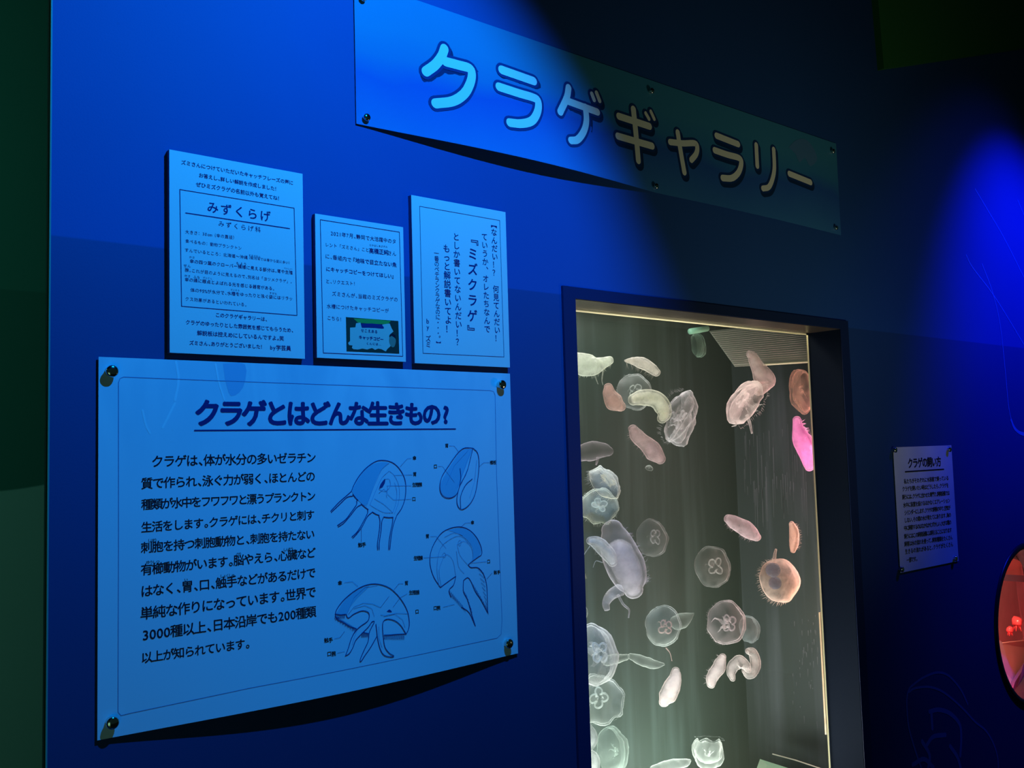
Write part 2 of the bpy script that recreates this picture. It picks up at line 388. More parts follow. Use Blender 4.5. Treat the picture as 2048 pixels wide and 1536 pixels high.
# ------------------------------------------------------------------ jellyfish tank
TX0, TX1, TY0, TY1, TZ0, TZ1 = 1.22, 2.50, .10, .53, CZ-1.02, CZ+.42
tank = empty('aquarium_tank', ((TX0+TX1)/2, TY1, TZ0), 'tall acrylic jellyfish tank set into the blue mural wall, full of moon jellyfish', 'aquarium')
def tank_paint(name, c):
    m = mat(name, c, .55, 0, .35); n, l = nodes(m); b = n['Principled BSDF']
    g = n.new('ShaderNodeNewGeometry'); sc = n.new('ShaderNodeMapping'); sc.inputs['Scale'].default_value = (18, 18, 1.1); l.new(g.outputs['Position'], sc.inputs[0])
    t = n.new('ShaderNodeTexNoise'); t.inputs['Scale'].default_value = 1.0; t.inputs['Detail'].default_value = 5; l.new(sc.outputs[0], t.inputs[0])
    sp = n.new('ShaderNodeSeparateXYZ'); l.new(g.outputs['Position'], sp.inputs[0])
    r = n.new('ShaderNodeMapRange'); r.inputs[1].default_value = .50; r.inputs[2].default_value = .80; l.new(t.outputs[0], r.inputs[0])
    x = n.new('ShaderNodeMix'); x.data_type = 'RGBA'; x.inputs[6].default_value = (*c, 1); x.inputs[7].default_value = (c[0]*2.6, c[1]*2.2, c[2]*2.5, 1)
    l.new(r.outputs[0], x.inputs[0]); l.new(x.outputs[2], b.inputs['Base Color'])
    return m
TBACK = tank_paint('tank_back_paint', (.022, .043, .034)); TSIDE = tank_paint('tank_side_paint', (.038, .053, .052))
bar('back_panel', (TX0, TY1, TZ0), (TX1, TY1+.01, TZ1), TBACK, tank)
bar('side_panel', (TX0-.01, TY0, TZ0), (TX0, TY1+.01, TZ1), TSIDE, tank)
bar('side_panel', (TX1, TY0, TZ0), (TX1+.01, TY1+.01, TZ1), TSIDE, tank)
bar('floor_panel', (TX0-.01, TY0, TZ0-.01), (TX1+.01, TY1+.01, TZ0), TSIDE, tank)
bar('lid', (TX0-.01, TY0, TZ1), (TX1+.01, TY1+.01, TZ1+.01), TSIDE, tank)
bar('front_mask', (TX0-.01, .0855, HT), (TX1+.01, .0975, TZ1+.01), JAMB, tank)
bar('front_mask', (H1, .0855, TZ0), (TX1+.01, .0975, HT), JAMB, tank)
bar('front_mask', (TX0-.01, .0855, TZ0), (H0, .0975, HT), JAMB, tank)
def clear_mat(name, tint=(1, 1, 1), ior=1.49, rough=.02, gl=1.0):
    m = bpy.data.materials.new(name); n, l = nodes(m); n.remove(n['Principled BSDF']); o = n['Material Output']
    t = n.new('ShaderNodeBsdfTransparent'); t.inputs[0].default_value = (*tint, 1); g = n.new('ShaderNodeBsdfGlossy'); g.inputs['Roughness'].default_value = rough
    g.inputs['Color'].default_value = (gl, gl, gl, 1)
    f = n.new('ShaderNodeFresnel'); f.inputs[0].default_value = ior; x = n.new('ShaderNodeMixShader')
    ge = n.new('ShaderNodeNewGeometry'); iv = n.new('ShaderNodeMath'); iv.operation = 'SUBTRACT'; iv.inputs[0].default_value = 1; l.new(ge.outputs['Backfacing'], iv.inputs[1])
    mf = n.new('ShaderNodeMath'); mf.operation = 'MULTIPLY'; l.new(f.outputs[0], mf.inputs[0]); l.new(iv.outputs[0], mf.inputs[1])
    l.new(mf.outputs[0], x.inputs[0]); l.new(t.outputs[0], x.inputs[1]); l.new(g.outputs[0], x.inputs[2]); l.new(x.outputs[0], o.inputs[0])
    return m
bar('acrylic_pane', (H0+.0012, .094, HB), (px_, .1005, pz+.004), clear_mat('acrylic', (1, .99, .965)), tank)

def water_mat():
    m = bpy.data.materials.new('tank_water'); n, l = nodes(m); n.remove(n['Principled BSDF']); o = n['Material Output']
    t = n.new('ShaderNodeBsdfTransparent'); l.new(t.outputs[0], o.inputs[0])
    v = n.new('ShaderNodeVolumeScatter'); v.inputs['Color'].default_value = (.75, .95, .70, 1); v.inputs['Density'].default_value = .06
    l.new(v.outputs[0], o.inputs['Volume']); return m
wz = 0
wt = bar('water', (TX0+.001, .1015, TZ0+.001), (TX1-.001, TY1-.001, at(1300, 655, .3).z+.03), water_mat(), tank); wt['kind'] = 'stuff'

# perforated strainer sheet hanging in the top right corner, its lower rim carrying a painted highlight, and the green pipe
STR = mat('strainer_plastic', (.42, .46, .36), .5, 0, .3); STRW = mat('strainer_wire', (.55, .55, .46), .5); RIM_GLINT = mat('strainer_rim_glint', (.90, .93, .60), .4)
st = empty('strainer_screen', at(1470, 733, .30), 'pale grey perforated strainer sheet hanging in the top right corner of the tank', 'strainer')
q = [at(1419, 662, .40), at(1628, 640, .20), at(1618, 724, .20), at(1470, 733, .34)]
n_ = (q[1]-q[0]).cross(q[3]-q[0]).normalized()
if n_.y > 0: n_ = -n_
bm = bmesh.new(); A = [bm.verts.new(p) for p in q]; B = [bm.verts.new(p-n_*.003) for p in q]
bm.faces.new(A); bm.faces.new(B[::-1])
for i in range(4): bm.faces.new((A[i], B[i], B[(i+1) % 4], A[(i+1) % 4]))
obj('screen', bm, STR, st)
bm = bmesh.new()
for i in range(1, 19):
    t = i/19; tube(bm, [q[0].lerp(q[3], t)+n_*.0005, q[1].lerp(q[2], t)+n_*.0005], .0009, 5)
o = obj('mesh_wires', bm, STRW, st); o['kind'] = 'stuff'
bm = bmesh.new(); m_ = q[3].lerp(q[2], .38); tube(bm, [m_+n_*.002, q[2]+n_*.002], .0032, 8); obj('rim', bm, RIM_GLINT, st)  # pale yellow paints the golden highlight on part of the lower edge
GP = mat('green_pipe', (.35, .75, .50), .35, 0, .5)
bm = bmesh.new(); tube(bm, [at(1380, 663, .33), at(1398, 660, .33), at(1414, 657, .335)], .0085, 14)
tag(obj('inlet_pipe', bm, GP, smooth=True), 'short green inlet pipe at the top of the tank beside the strainer', 'pipe')
# corner shelf on the tank floor side (bottom right of the window)
sh = empty('corner_shelf', at(1540, 1545, .30), 'pale green plastic shelf at the bottom right of the jellyfish tank', 'shelf')
q = [at(1520, 1518, .38), at(1505, 1560, .28), at(1612, 1590, .19), at(1598, 1543, .25)]
bm = bmesh.new(); A = [bm.verts.new(p) for p in q]; B = [bm.verts.new(p-Vector((0, 0, .006))) for p in q]
bm.faces.new(A); bm.faces.new(B[::-1])
for i in range(4): bm.faces.new((A[i], B[i], B[(i+1) % 4], A[(i+1) % 4]))
obj('slab', bm, mat('shelf_green', (.45, .85, .60), .5), sh)
bm = bmesh.new(); tube(bm, [at(1545, 1508, .33), at(1590, 1520, .26), at(1650, 1540, .18)], .0018, 6); obj('rod', bm, STRW, sh)

# ------------------------------------------------------------------ jellyfish
JM = {}
def jelly_mat(tint, dens, kind='bell'):
    key = (tint, dens, kind)
    if key in JM: return JM[key]
    m = bpy.data.materials.new('jelly_'+kind); n, l = nodes(m); n.remove(n['Principled BSDF']); o = n['Material Output']
    t = n.new('ShaderNodeBsdfTransparent'); d = n.new('ShaderNodeBsdfDiffuse'); tr = n.new('ShaderNodeBsdfTranslucent')
    d.inputs[0].default_value = (*tint, 1); tr.inputs[0].default_value = (*tint, 1)
    x = n.new('ShaderNodeMixShader'); x.inputs[0].default_value = .5; l.new(d.outputs[0], x.inputs[1]); l.new(tr.outputs[0], x.inputs[2])
    lw = n.new('ShaderNodeLayerWeight'); lw.inputs[0].default_value = .5
    pw = n.new('ShaderNodeMath'); pw.operation = 'POWER'; pw.inputs[1].default_value = 3.2 if kind == 'bell' else 1.5; l.new(lw.outputs['Facing'], pw.inputs[0])
    tc = n.new('ShaderNodeTexCoord'); ns = n.new('ShaderNodeTexNoise'); ns.inputs['Scale'].default_value = 45; ns.inputs['Detail'].default_value = 4; l.new(tc.outputs['Object'], ns.inputs[0])
    if kind == 'core':
        iv = n.new('ShaderNodeMath'); iv.operation = 'SUBTRACT'; iv.inputs[0].default_value = 1; l.new(lw.outputs['Facing'], iv.inputs[1]); l.new(iv.outputs[0], pw.inputs[0]); pw.inputs[1].default_value = 1.6
    a = n.new('ShaderNodeMath'); a.operation = 'MULTIPLY_ADD'
    a.inputs[1].default_value = {'bell': dens*2.3, 'core': dens*1.3}.get(kind, dens*1.0); a.inputs[2].default_value = {'bell': dens*.38, 'core': 0}.get(kind, dens*.7)
    l.new(pw.outputs[0], a.inputs[0])
    nr = n.new('ShaderNodeMapRange'); nr.inputs[1].default_value = .3; nr.inputs[2].default_value = .7; nr.inputs[3].default_value = .55; nr.inputs[4].default_value = 1.35; l.new(ns.outputs[0], nr.inputs[0])
    mu = n.new('ShaderNodeMath'); mu.operation = 'MULTIPLY'; mu.use_clamp = True; l.new(a.outputs[0], mu.inputs[0]); l.new(nr.outputs[0], mu.inputs[1])
    y = n.new('ShaderNodeMixShader'); l.new(mu.outputs[0], y.inputs[0]); l.new(t.outputs[0], y.inputs[1]); l.new(x.outputs[0], y.inputs[2])
    l.new(y.outputs[0], o.inputs[0]); JM[key] = m; return m

def jelly(name_label, px, py, Rp, Hp, tilt, roll, Y=.25, bend=0, tint=(.9, .92, .9), dens=.30, sx=1.0, gonad=True, arms=.6, fringe=.12, gtint=None, gd=.5, seed=0, lobes=.006, tents=(), armw=.16, rough=.05, fold=0):
    """px,py centre of the bell in the picture, Rp half width, Hp dome height (pixels at its own distance Y behind the wall)"""
    rnd = random.Random(seed*31+int(px)+int(py))
    C = at(px, py, Y); sc = (C-CAM).dot(FW)/F; R = Rp*sc; H = Hp*sc
    view = (CAM-C).normalized()
    # local frame: X image right, Y image up, Z towards the viewer; tilt lays the apex over to image up, roll turns clockwise
    base = Matrix((RT, UP, view)).transposed()
    rot = base @ Matrix.Rotation(-math.radians(roll), 3, 'Z') @ Matrix.Rotation(-math.radians(tilt), 3, 'X')
    sd = Vector((rnd.random()*50, rnd.random()*50, rnd.random()*50))
    off = Vector((0, 0, -H*.5*math.sin(math.radians(tilt))))
    def place(v):
        x, y, z = v.x*sx, v.y, v.z
        z -= bend*x*x/R
        if fold: z += fold*abs(x)**1.5/R**.5*(1 if y > 0 else .6); 
        p = Vector((x, y, z))
        nv = noise.noise_vector(p*(1.6/R)+sd)*R*rough*2 + noise.noise_vector(p*(5/R)+sd)*R*rough*.5
        return C + rot @ (p+off+nv)
    root = empty('jellyfish', C, name_label, 'jellyfish', 'moon jellyfish drifting in the tank')
    seg, nr = 40, 9
    bm = bmesh.new(); prof = []
    for i in range(nr+1):
        am = .54 if tilt < 65 else .70
        a = i/nr*math.pi*am; k = math.cos(math.pi*am); prof.append((math.sin(a), (math.cos(a)-k)/(1-k)))
    inner = [(p[0]*.93, p[1]*.72+.02) for p in prof[::-1]][:-1]+[(0, .74)]
    full = prof+inner; rings = []
    for i, (r, h) in enumerate(full):
        if r < 1e-4: rings.append([bm.verts.new(place(Vector((0, 0, h*H))))]); continue
        ring = []
        edge = max(0, min(1, (r-.7)/.3))
        for k in range(seg):
            a = 2*math.pi*k/seg; w = 1+lobes*edge*math.cos(8*a)+lobes*.5*edge*math.sin(13*a+sd.x)
            ring.append(bm.verts.new(place(Vector((math.cos(a)*r*R*w, math.sin(a)*r*R*w, h*H+edge*lobes*H*1.2*math.cos(5*a+sd.y))))))
        rings.append(ring)
    for A, B in zip(rings, rings[1:]):
        for k in range(seg):
            j = (k+1) % seg
            if len(A) == 1: bm.faces.new((A[0], B[j], B[k]))
            elif len(B) == 1: bm.faces.new((A[k], A[j], B[0]))
            else: bm.faces.new((A[k], A[j], B[j], B[k]))
    obj('bell', bm, jelly_mat(tint, dens), root, True)
    gt = gtint or tuple(min(1, c*1.08) for c in tint)
    if gonad:
        for q in range(4):
            bm = bmesh.new(); a0 = q*math.pi/2+.6; cx, cy = math.cos(a0)*R*.235, math.sin(a0)*R*.235
            pts = [place(Vector((cx+math.cos(a0+math.pi+b)*R*.155, cy+math.sin(a0+math.pi+b)*R*.155, H*.58))) for b in [math.radians(d) for d in range(35, 330, 20)]]
            tube(bm, pts, lambda t: R*.032, 6); obj('gonad', bm, jelly_mat(gt, gd, 'organ'), root, True)
            bm = bmesh.new()
            c0 = bm.verts.new(place(Vector((cx, cy, H*.60)))); rg = [bm.verts.new(place(Vector((cx+math.cos(b)*R*.15, cy+math.sin(b)*R*.15, H*.57)))) for b in [2*math.pi*i/14 for i in range(14)]]
            for i in range(14): bm.faces.new((c0, rg[i], rg[(i+1) % 14]))
            obj('stomach_pouch', bm, jelly_mat(gt, dens*.7, 'organ'), root, True)
    if arms:
        for q in range(4):
            bm = bmesh.new(); a0 = q*math.pi/2+rnd.uniform(-.3, .3); n = 14; Lr = arms*R*rnd.uniform(.8, 1.2); prev = None
            for i in range(n):
                t = i/(n-1); r = R*(.06+.30*t+.05*math.sin(7*t+q)); a = a0+.5*math.sin(3*t+q)
                zc = H*.52-t*Lr; w = R*armw*(1-t*.75); tw = 5*t+q+rnd.uniform(-.3, .3)
                c = Vector((math.cos(a)*r, math.sin(a)*r, zc)); ruf = R*.05*math.sin(i*2.6)
                e1 = Vector((math.cos(a+tw), math.sin(a+tw), 0))
                row = [bm.verts.new(place(c-e1*w*.5+Vector((0, 0, ruf)))), bm.verts.new(place(c)), bm.verts.new(place(c+e1*w*.5-Vector((0, 0, ruf))))]
                if prev:
                    bm.faces.new((prev[0], prev[1], row[1], row[0])); bm.faces.new((prev[1], prev[2], row[2], row[1]))
                prev = row
            obj('oral_arm', bm, jelly_mat(gt, gd*.55, 'organ'), root, True)
    if fringe:
        bm = bmesh.new(); n = 90
        for k in range(n):
            a = 2*math.pi*(k+rnd.uniform(-.3, .3))/n; Lf = fringe*R*rnd.uniform(.4, 1.3); sw = rnd.uniform(-.4, .4)
            p0 = Vector((math.cos(a)*R*.98, math.sin(a)*R*.98, -.06*H)); d = Vector((math.cos(a+sw)*.55, math.sin(a+sw)*.55, -.8))
            s_ = Vector((-math.sin(a), math.cos(a), 0))*R*.010
            v = [bm.verts.new(place(p)) for p in (p0-s_, p0+s_, p0+d*Lf*.5+s_*.8, p0+d*Lf*.5-s_*.8)]; tp = bm.verts.new(place(p0+d*Lf+s_*rnd.uniform(-4, 4)))
            bm.faces.new(v); bm.faces.new((v[3], v[2], tp))
        o = obj('tentacle_fringe', bm, jelly_mat(tint, dens*1.3, 'organ'), root); o['kind'] = 'stuff'
    for tl in tents:           # long trailing tentacles or arms: (width px, [(x, y), ...]) in the jelly's own vertical plane
        bm = bmesh.new(); w = tl[0]*sc
        P = smooth_line([at(a, b, Y) for a, b in tl[1]], 6)
        tube(bm, P, lambda t: w*.5*(1-.55*t), 7); obj('tentacle', bm, jelly_mat(gt, gd*.7, 'organ'), root, True)
    return root
def soft(name_label, spine, Y=.25, tint=(.9, .92, .9), dens=.3, depth=.75, core=0, cfrom=0, gd=.5, gtint=None, fringe=0, fside=1, flen=.5, tents=(), rough=.10, seed=0):
    """a jellyfish seen from the side or folded up: bell grown along a spine of (x, y, radius) picture points at distance Y"""
    spine = [list(p) for p in spine]
    for e, q in ((0, 1), (-1, -2)):
        if spine[e][2] > 2: spine[e][2] = max(spine[e][2], spine[q][2]*.62)
    P = smooth_line(spine, 7); mid = P[len(P)//2]; C = at(mid.x, mid.y, Y); sc = (C-CAM).dot(FW)/F
    root = empty('jellyfish', C, name_label, 'jellyfish', 'moon jellyfish drifting in the tank')
    pts = [at(p.x, p.y, Y) for p in P]; rad = [max(.8, p.z*1.08)*sc for p in P]; Rm = max(rad)
    sd = Vector((seed*7.3+mid.x*.11, mid.y*.13, 3)); view = (CAM-C).normalized(); seg = 22
    def wob(p): return p+noise.noise_vector(p/(Rm*2.2)+sd)*Rm*rough*2+noise.noise_vector(p/(Rm*.6)+sd)*Rm*rough*.5
    def body(k0, k1, f, m, nm):
        bm = bmesh.new(); rings = []; n = k1-k0
        for i in range(k0, k1+1):
            t = (pts[min(i+1, len(pts)-1)]-pts[max(i-1, 0)]).normalized(); a = view.cross(t).normalized(); b = t.cross(a)
            e = 1.0
            rings.append([bm.verts.new(wob(pts[i]+(a*math.cos(2*math.pi*k/seg)+b*depth*math.sin(2*math.pi*k/seg))*rad[i]*f*e*(1+.02*math.sin(3*k)))) for k in range(seg)])
        for A, B in zip(rings, rings[1:]):
            for k in range(seg): bm.faces.new((A[k], A[(k+1) % seg], B[(k+1) % seg], B[k]))
        for rg, j, o in ((rings[0], k0, -1), (rings[-1], k1, 1)):
            t = (pts[min(j+1, len(pts)-1)]-pts[max(j-1, 0)]).normalized()*o; prev = rg; c = sum((v.co for v in rg), Vector())/seg
            for q in (.3, .55, .75, .9, .975):
                nx_ = [bm.verts.new(c+(v.co-c)*math.sqrt(1-q*q)+t*rad[j]*f*.9*q) for v in rg]
                for k in range(seg): bm.faces.new((prev[k], prev[(k+1) % seg], nx_[(k+1) % seg], nx_[k]))
                prev = nx_
            tip = bm.verts.new(c+t*rad[j]*f*.9)
            for k in range(seg): bm.faces.new((prev[k], prev[(k+1) % seg], tip))
        obj(nm, bm, m, root, True)
    body(0, len(pts)-1, 1, jelly_mat(tint, round(dens*1.15, 3)), 'bell')
    gt = gtint or tuple(min(1, c*1.06) for c in tint)
    if core: body(max(1, int(cfrom*len(pts))), len(pts)-2, min(.92, core+.15), jelly_mat(gt, min(.9, gd*1.5), 'core'), 'stomach')
    if fringe:
        bm = bmesh.new(); rnd = random.Random(seed+int(mid.x))
        for k in range(fringe):
            i = rnd.randrange(1, len(pts)-1); t = (pts[i+1]-pts[i-1]).normalized(); a = view.cross(t).normalized()*fside
            p0 = wob(pts[i]+a*rad[i]*.93+view*rnd.uniform(-.3, .3)*rad[i]); d = (a+t*rnd.uniform(-.6, .6)+view*rnd.uniform(-.5, .5)).normalized()*Rm*flen*rnd.uniform(.4, 1.2); s_ = t*Rm*.035
            v = [bm.verts.new(q) for q in (p0-s_, p0+s_, p0+d*.55+s_*.7, p0+d*.55-s_*.7)]; tp = bm.verts.new(p0+d+t*Rm*rnd.uniform(-.12, .12))
            bm.faces.new(v); bm.faces.new((v[3], v[2], tp))
        o = obj('tentacle_fringe', bm, jelly_mat(tint, dens*1.1, 'organ'), root); o['kind'] = 'stuff'
    for tl in tents:
        bm = bmesh.new(); w = tl[0]*sc
        tube(bm, smooth_line([at(a, b, Y) for a, b in tl[1]], 6), lambda t: w*.5*(1-.55*t), 7); obj('tentacle', bm, jelly_mat(gt, gd*.7, 'organ'), root, True)
    return root
GW = (.88, .95, .84); PK = (.98, .80, .80); PE = (1.0, .80, .70); LV = (.84, .80, .86); GY = (.80, .88, .84); BR = (.85, .62, .55); HP = (1, .55, .85)
J = jelly
soft('bright greenish white jellyfish on its side by the upper left edge of the window', spine=[(1140, 722, 16), (1165, 728, 20), (1185, 732, 20), (1203, 729, 13), (1220, 722, 4)], Y=.22, tint=GW, dens=.55, core=.7, gd=.45, fringe=40, fside=-1, flen=.35, tents=[(3, [(1190, 745), (1192, 757), (1196, 768)]), (3, [(1206, 742), (1204, 760), (1206, 770)])])
soft('thin pale crescent jellyfish tilted near the top of the window', spine=[(1250, 722, 1.5), (1266, 722, 7), (1288, 728, 11), (1303, 737, 10), (1315, 746, 4)], Y=.28, tint=(.92, .90, .80), dens=.5, core=.6, gd=.3, fringe=30, fside=-1, flen=1.2)
J('round clear jellyfish with a bright rim below the pale crescent one', 1270, 783, 37, 18, 22, 70, .34, tint=GY, dens=.30, arms=.4, sx=1.0, gd=.6)
soft('cream jellyfish bent like a sausage over the round clear one', spine=[(1264, 800, 10), (1284, 795, 13), (1304, 796, 14), (1321, 807, 16), (1328, 825, 14), (1322, 838, 6)], Y=.24, tint=(.93, .96, .82), dens=.38, core=.6, gd=.5)
soft('brownish pink half bell jellyfish left of the round clear one', spine=[(1216, 774, 4), (1220, 788, 12), (1230, 803, 17), (1242, 812, 10)], Y=.30, tint=BR, dens=.42, core=.8, gd=.3)
J('large crumpled whitish jellyfish with bright outline, upper middle of the tank', 1361, 838, 56, 40, 70, 104, .34, bend=-.15, tint=(.90, .90, .92), dens=.36, gonad=True, arms=.55, rough=.10, gd=.6, armw=.3, fringe=.16)
soft('dusky pink sausage shaped jellyfish left of centre near the top', spine=[(1265, 857, 9), (1275, 871, 14), (1292, 888, 15), (1308, 904, 17), (1320, 918, 10)], Y=.30, tint=(.93, .72, .72), dens=.36, core=.72, gd=.30, fringe=24, fside=-1, flen=.5)
soft('dim purple grey jellyfish by the left edge above the yellow hearted one', spine=[(1160, 906, 14), (1180, 902, 17), (1205, 900, 14), (1220, 902, 5)], Y=.42, tint=(.62, .55, .60), dens=.22, tents=[(7, [(1196, 915), (1192, 930)])])
J('pale jellyfish with a yellow heart leaning over another by the left edge', 1214, 962, 38, 26, 62, 42, .17, tint=(.97, .98, .86), dens=.52, gtint=(1, .88, .55), gd=.9, arms=.3, fringe=.25, rough=.08)
J('greenish white open jellyfish with ragged rim at the left edge', 1199, 1011, 39, 16, 24, 20, .30, tint=(.92, 1, .84), dens=.60, gd=.95, arms=.5, fringe=.18, lobes=.035, armw=.3)
soft('largest jellyfish, lavender grey and drooping, left side of the tank', spine=[(1226, 1060, 20), (1233, 1082, 29), (1243, 1110, 34), (1254, 1140, 35), (1262, 1165, 29), (1267, 1180, 12)], Y=.26, tint=LV, dens=.32, core=.62, cfrom=.34, gd=.34, rough=.06, fringe=40, fside=1, flen=.35, tents=[(26, [(1240, 1180), (1222, 1190), (1212, 1205), (1214, 1220)]), (6, [(1236, 1190), (1246, 1208), (1258, 1220), (1257, 1236)])])
soft('curved greyish jellyfish clinging to the left flank of the largest one', spine=[(1180, 1082, 5), (1192, 1084, 12), (1206, 1094, 14), (1218, 1110, 14), (1225, 1126, 8)], Y=.20, tint=(.88, .90, .90), dens=.40, core=.6, gd=.35, fringe=20, fside=-1, flen=.5, tents=[(2, [(1180, 1092), (1168, 1110), (1164, 1130)]), (2, [(1205, 1125), (1192, 1122), (1186, 1135)])])
J('faint round jellyfish right of the largest one', 1307, 1075, 39, 18, 40, 80, .45, tint=(.66, .66, .66), dens=.17, arms=.3, gd=.42, fringe=0)
J('faint egg shaped jellyfish in the middle of the tank', 1427, 1133, 43, 20, 34, 75, .44, tint=(.74, .78, .76), dens=.20, arms=.3, gd=.45, fringe=0)
J('round jellyfish with pink clover pattern, lower middle of the tank', 1328, 1253, 41, 18, 30, 92, .28, tint=GY, dens=.32, gtint=(1, .75, .70), gd=.8, arms=.3, fringe=.05, tents=[(2, [(1332, 1296), (1340, 1306), (1344, 1322)])])
soft('dim wedge shaped jellyfish behind the one with the pink clover', spine=[(1352, 1247, 12), (1366, 1241, 14), (1377, 1233, 8), (1385, 1226, 1.5)], Y=.46, tint=(.62, .72, .66), dens=.22)
J('round pinkish jellyfish with ribbed ring and hanging arms, right of centre', 1455, 1246, 45, 20, 32, 88, .24, tint=(.95, .84, .86), dens=.38, gd=.75, arms=.9, armw=.26, fringe=.10)
J('dim blue grey jellyfish half hidden behind the round pinkish one', 1502, 1258, 28, 20, 50, 80, .40, tint=(.62, .74, .76), dens=.32, gonad=False, arms=0, fringe=0)
peach = J('bright peach jellyfish with two dark pouches at the right', 1563, 1161, 45, 34, 36, 72, .22, tint=PE, dens=.95, gonad=False, arms=.5, fringe=.22, rough=.04, tents=[(9, [(1548, 1128), (1549, 1112), (1552, 1098)])])
soft('rosy jellyfish lying aslant above the faint egg shaped one', spine=[(1455, 1036, 7), (1470, 1044, 12), (1487, 1055, 14), (1503, 1066, 13), (1514, 1074, 6)], Y=.24, tint=(.98, .80, .84), dens=.50, core=.8, gd=.4, fringe=50, fside=-1, flen=.55)
soft('small peach jellyfish standing on edge above the bright peach one', spine=[(1584, 1047, 4), (1588, 1058, 8), (1589, 1074, 9), (1587, 1090, 8), (1585, 1101, 3)], Y=.20, tint=PE, dens=.7, core=.8, gd=.6, fringe=40, fside=1, flen=.8)
soft('smooth dusty pink jellyfish in front of the strainer screen', spine=[(1498, 707, 6), (1506, 714, 10), (1513, 730, 12), (1523, 748, 18), (1530, 763, 18), (1524, 779, 11), (1516, 786, 4)], Y=.245, tint=(.98, .82, .78), dens=.44, core=.75, gd=.32)
J('glossy pink white jellyfish with ruffled arms below the strainer screen', 1487, 801, 50, 42, 72, 304, .17, tint=(1, .88, .86), dens=.50, gonad=True, arms=.7, armw=.35, gd=.7, fringe=.12, rough=.06, tents=[(8, [(1494, 830), (1500, 848), (1504, 867)]), (4, [(1470, 842), (1472, 850), (1464, 853)])])
soft('vivid pink jellyfish pressed against the right edge of the window', spine=[(1592, 838, 3), (1597, 860, 11), (1606, 885, 17), (1614, 910, 13), (1621, 933, 3)], Y=.16, tint=HP, dens=.9, core=.8, gd=.9, fringe=50, fside=1, flen=.5)
J('blurred orange jellyfish at the top of the right edge of the window', 1600, 783, 46, 34, 70, 260, .22, tint=(1, .62, .45), dens=.26, gonad=False, arms=.4, fringe=0)
soft('small upright pinkish jellyfish, left one of the curled three at lower right', spine=[(1447, 1315, 5), (1442, 1326, 11), (1432, 1342, 13), (1424, 1356, 11), (1421, 1370, 3)], Y=.24, tint=(.95, .86, .84), dens=.46, core=.7, gd=.4, fringe=30, fside=-1, flen=.5)
soft('curled C shaped jellyfish, middle one of the curled three at lower right', spine=[(1466, 1358, 4), (1463, 1345, 9), (1468, 1331, 11), (1480, 1323, 11), (1491, 1331, 9), (1496, 1341, 5)], Y=.24, tint=(.88, .82, .80), dens=.38, core=.6, gd=.25)
soft('curled jellyfish open to the left, right one of the curled three at lower right', spine=[(1495, 1302, 6), (1505, 1305, 9), (1511, 1320, 10), (1509, 1337, 10), (1498, 1347, 9), (1489, 1342, 4)], Y=.27, tint=(.85, .80, .78), dens=.36, core=.6, gd=.25)
soft('pinkish lens shaped jellyfish leaning right, bottom middle of the tank', spine=[(1352, 1341, 5), (1350, 1355, 11), (1343, 1374, 15), (1334, 1393, 15), (1328, 1405, 7)], Y=.22, tint=(.98, .86, .82), dens=.46, core=.7, gd=.4, rough=.12)
J('large oval jellyfish with milky heart cut by the left edge of the window', 1195, 1306, 63, 40, 52, 76, .20, tint=(.90, .93, .92), dens=.42, gd=.85, arms=.5, armw=.4, fringe=.06)
J('broad clear jellyfish with four ring pattern at the lower left edge', 1196, 1399, 53, 22, 16, 30, .30, tint=(.80, .88, .84), dens=.28, gd=.55, arms=.3, fringe=.08, lobes=.06)
soft('dim grey jellyfish peeping out right of the large oval one', spine=[(1212, 1321, 10), (1232, 1318, 9), (1252, 1313, 5), (1257, 1310, 1.5)], Y=.44, tint=(.60, .66, .60), dens=.30)
soft('dim crescent jellyfish lying flat below the pink clover one', spine=[(1261, 1311, 3), (1276, 1318, 8), (1295, 1325, 9), (1314, 1329, 7), (1329, 1328, 2)], Y=.42, tint=(.66, .74, .68), dens=.26)
soft('grey jellyfish sliver at the left edge near the bottom', spine=[(1172, 1452, 6), (1180, 1466, 12), (1182, 1482, 11), (1176, 1498, 5)], Y=.22, tint=(.74, .78, .74), dens=.34, core=.6, gd=.2)
soft('pale rounded jellyfish at the bottom left corner of the window', spine=[(1168, 1515, 10), (1184, 1517, 14), (1188, 1535, 12), (1184, 1552, 10)], Y=.22, tint=(.80, .84, .80), dens=.36, core=.6, gd=.25)
J('very faint big jellyfish in the murk at the lower left', 1231, 1500, 48, 36, 60, 84, .48, tint=(.52, .66, .58), dens=.16, gonad=False, arms=.3, fringe=0)
J('boxy pale jellyfish upside down at the bottom centre', 1416, 1512, 30, 62, 84, 184, .30, tint=(.72, .80, .74), dens=.22, gonad=False, arms=.5, fringe=.1, lobes=.10)
soft('dim flat jellyfish at the bottom edge left of the boxy one', spine=[(1305, 1538, 3), (1325, 1533, 8), (1350, 1530, 10), (1372, 1525, 7), (1381, 1522, 2)], Y=.40, tint=(.70, .76, .72), dens=.24)
J('faint jellyfish edge at the left side above the large oval one', 1163, 1222, 22, 18, 60, 80, .34, tint=(.66, .76, .70), dens=.28, gonad=False, arms=0, fringe=0)
J('ghostly upright jellyfish deep in the tank below the bright peach one', 1563, 1245, 34, 22, 70, 88, .46, tint=(.50, .62, .56), dens=.20, gonad=False, arms=0, fringe=0)
J('faint greenish jellyfish hanging under the green pipe', 1399, 690, 26, 22, 74, 80, .40, tint=(.50, .80, .60), dens=.20, gonad=False, arms=0, fringe=0)
J('tiny pale jellyfish speck below the dusky pink one', 1299, 935, 8, 7, 60, 20, .36, tint=(.66, .72, .68), dens=.25, gonad=False, arms=.5, fringe=0)

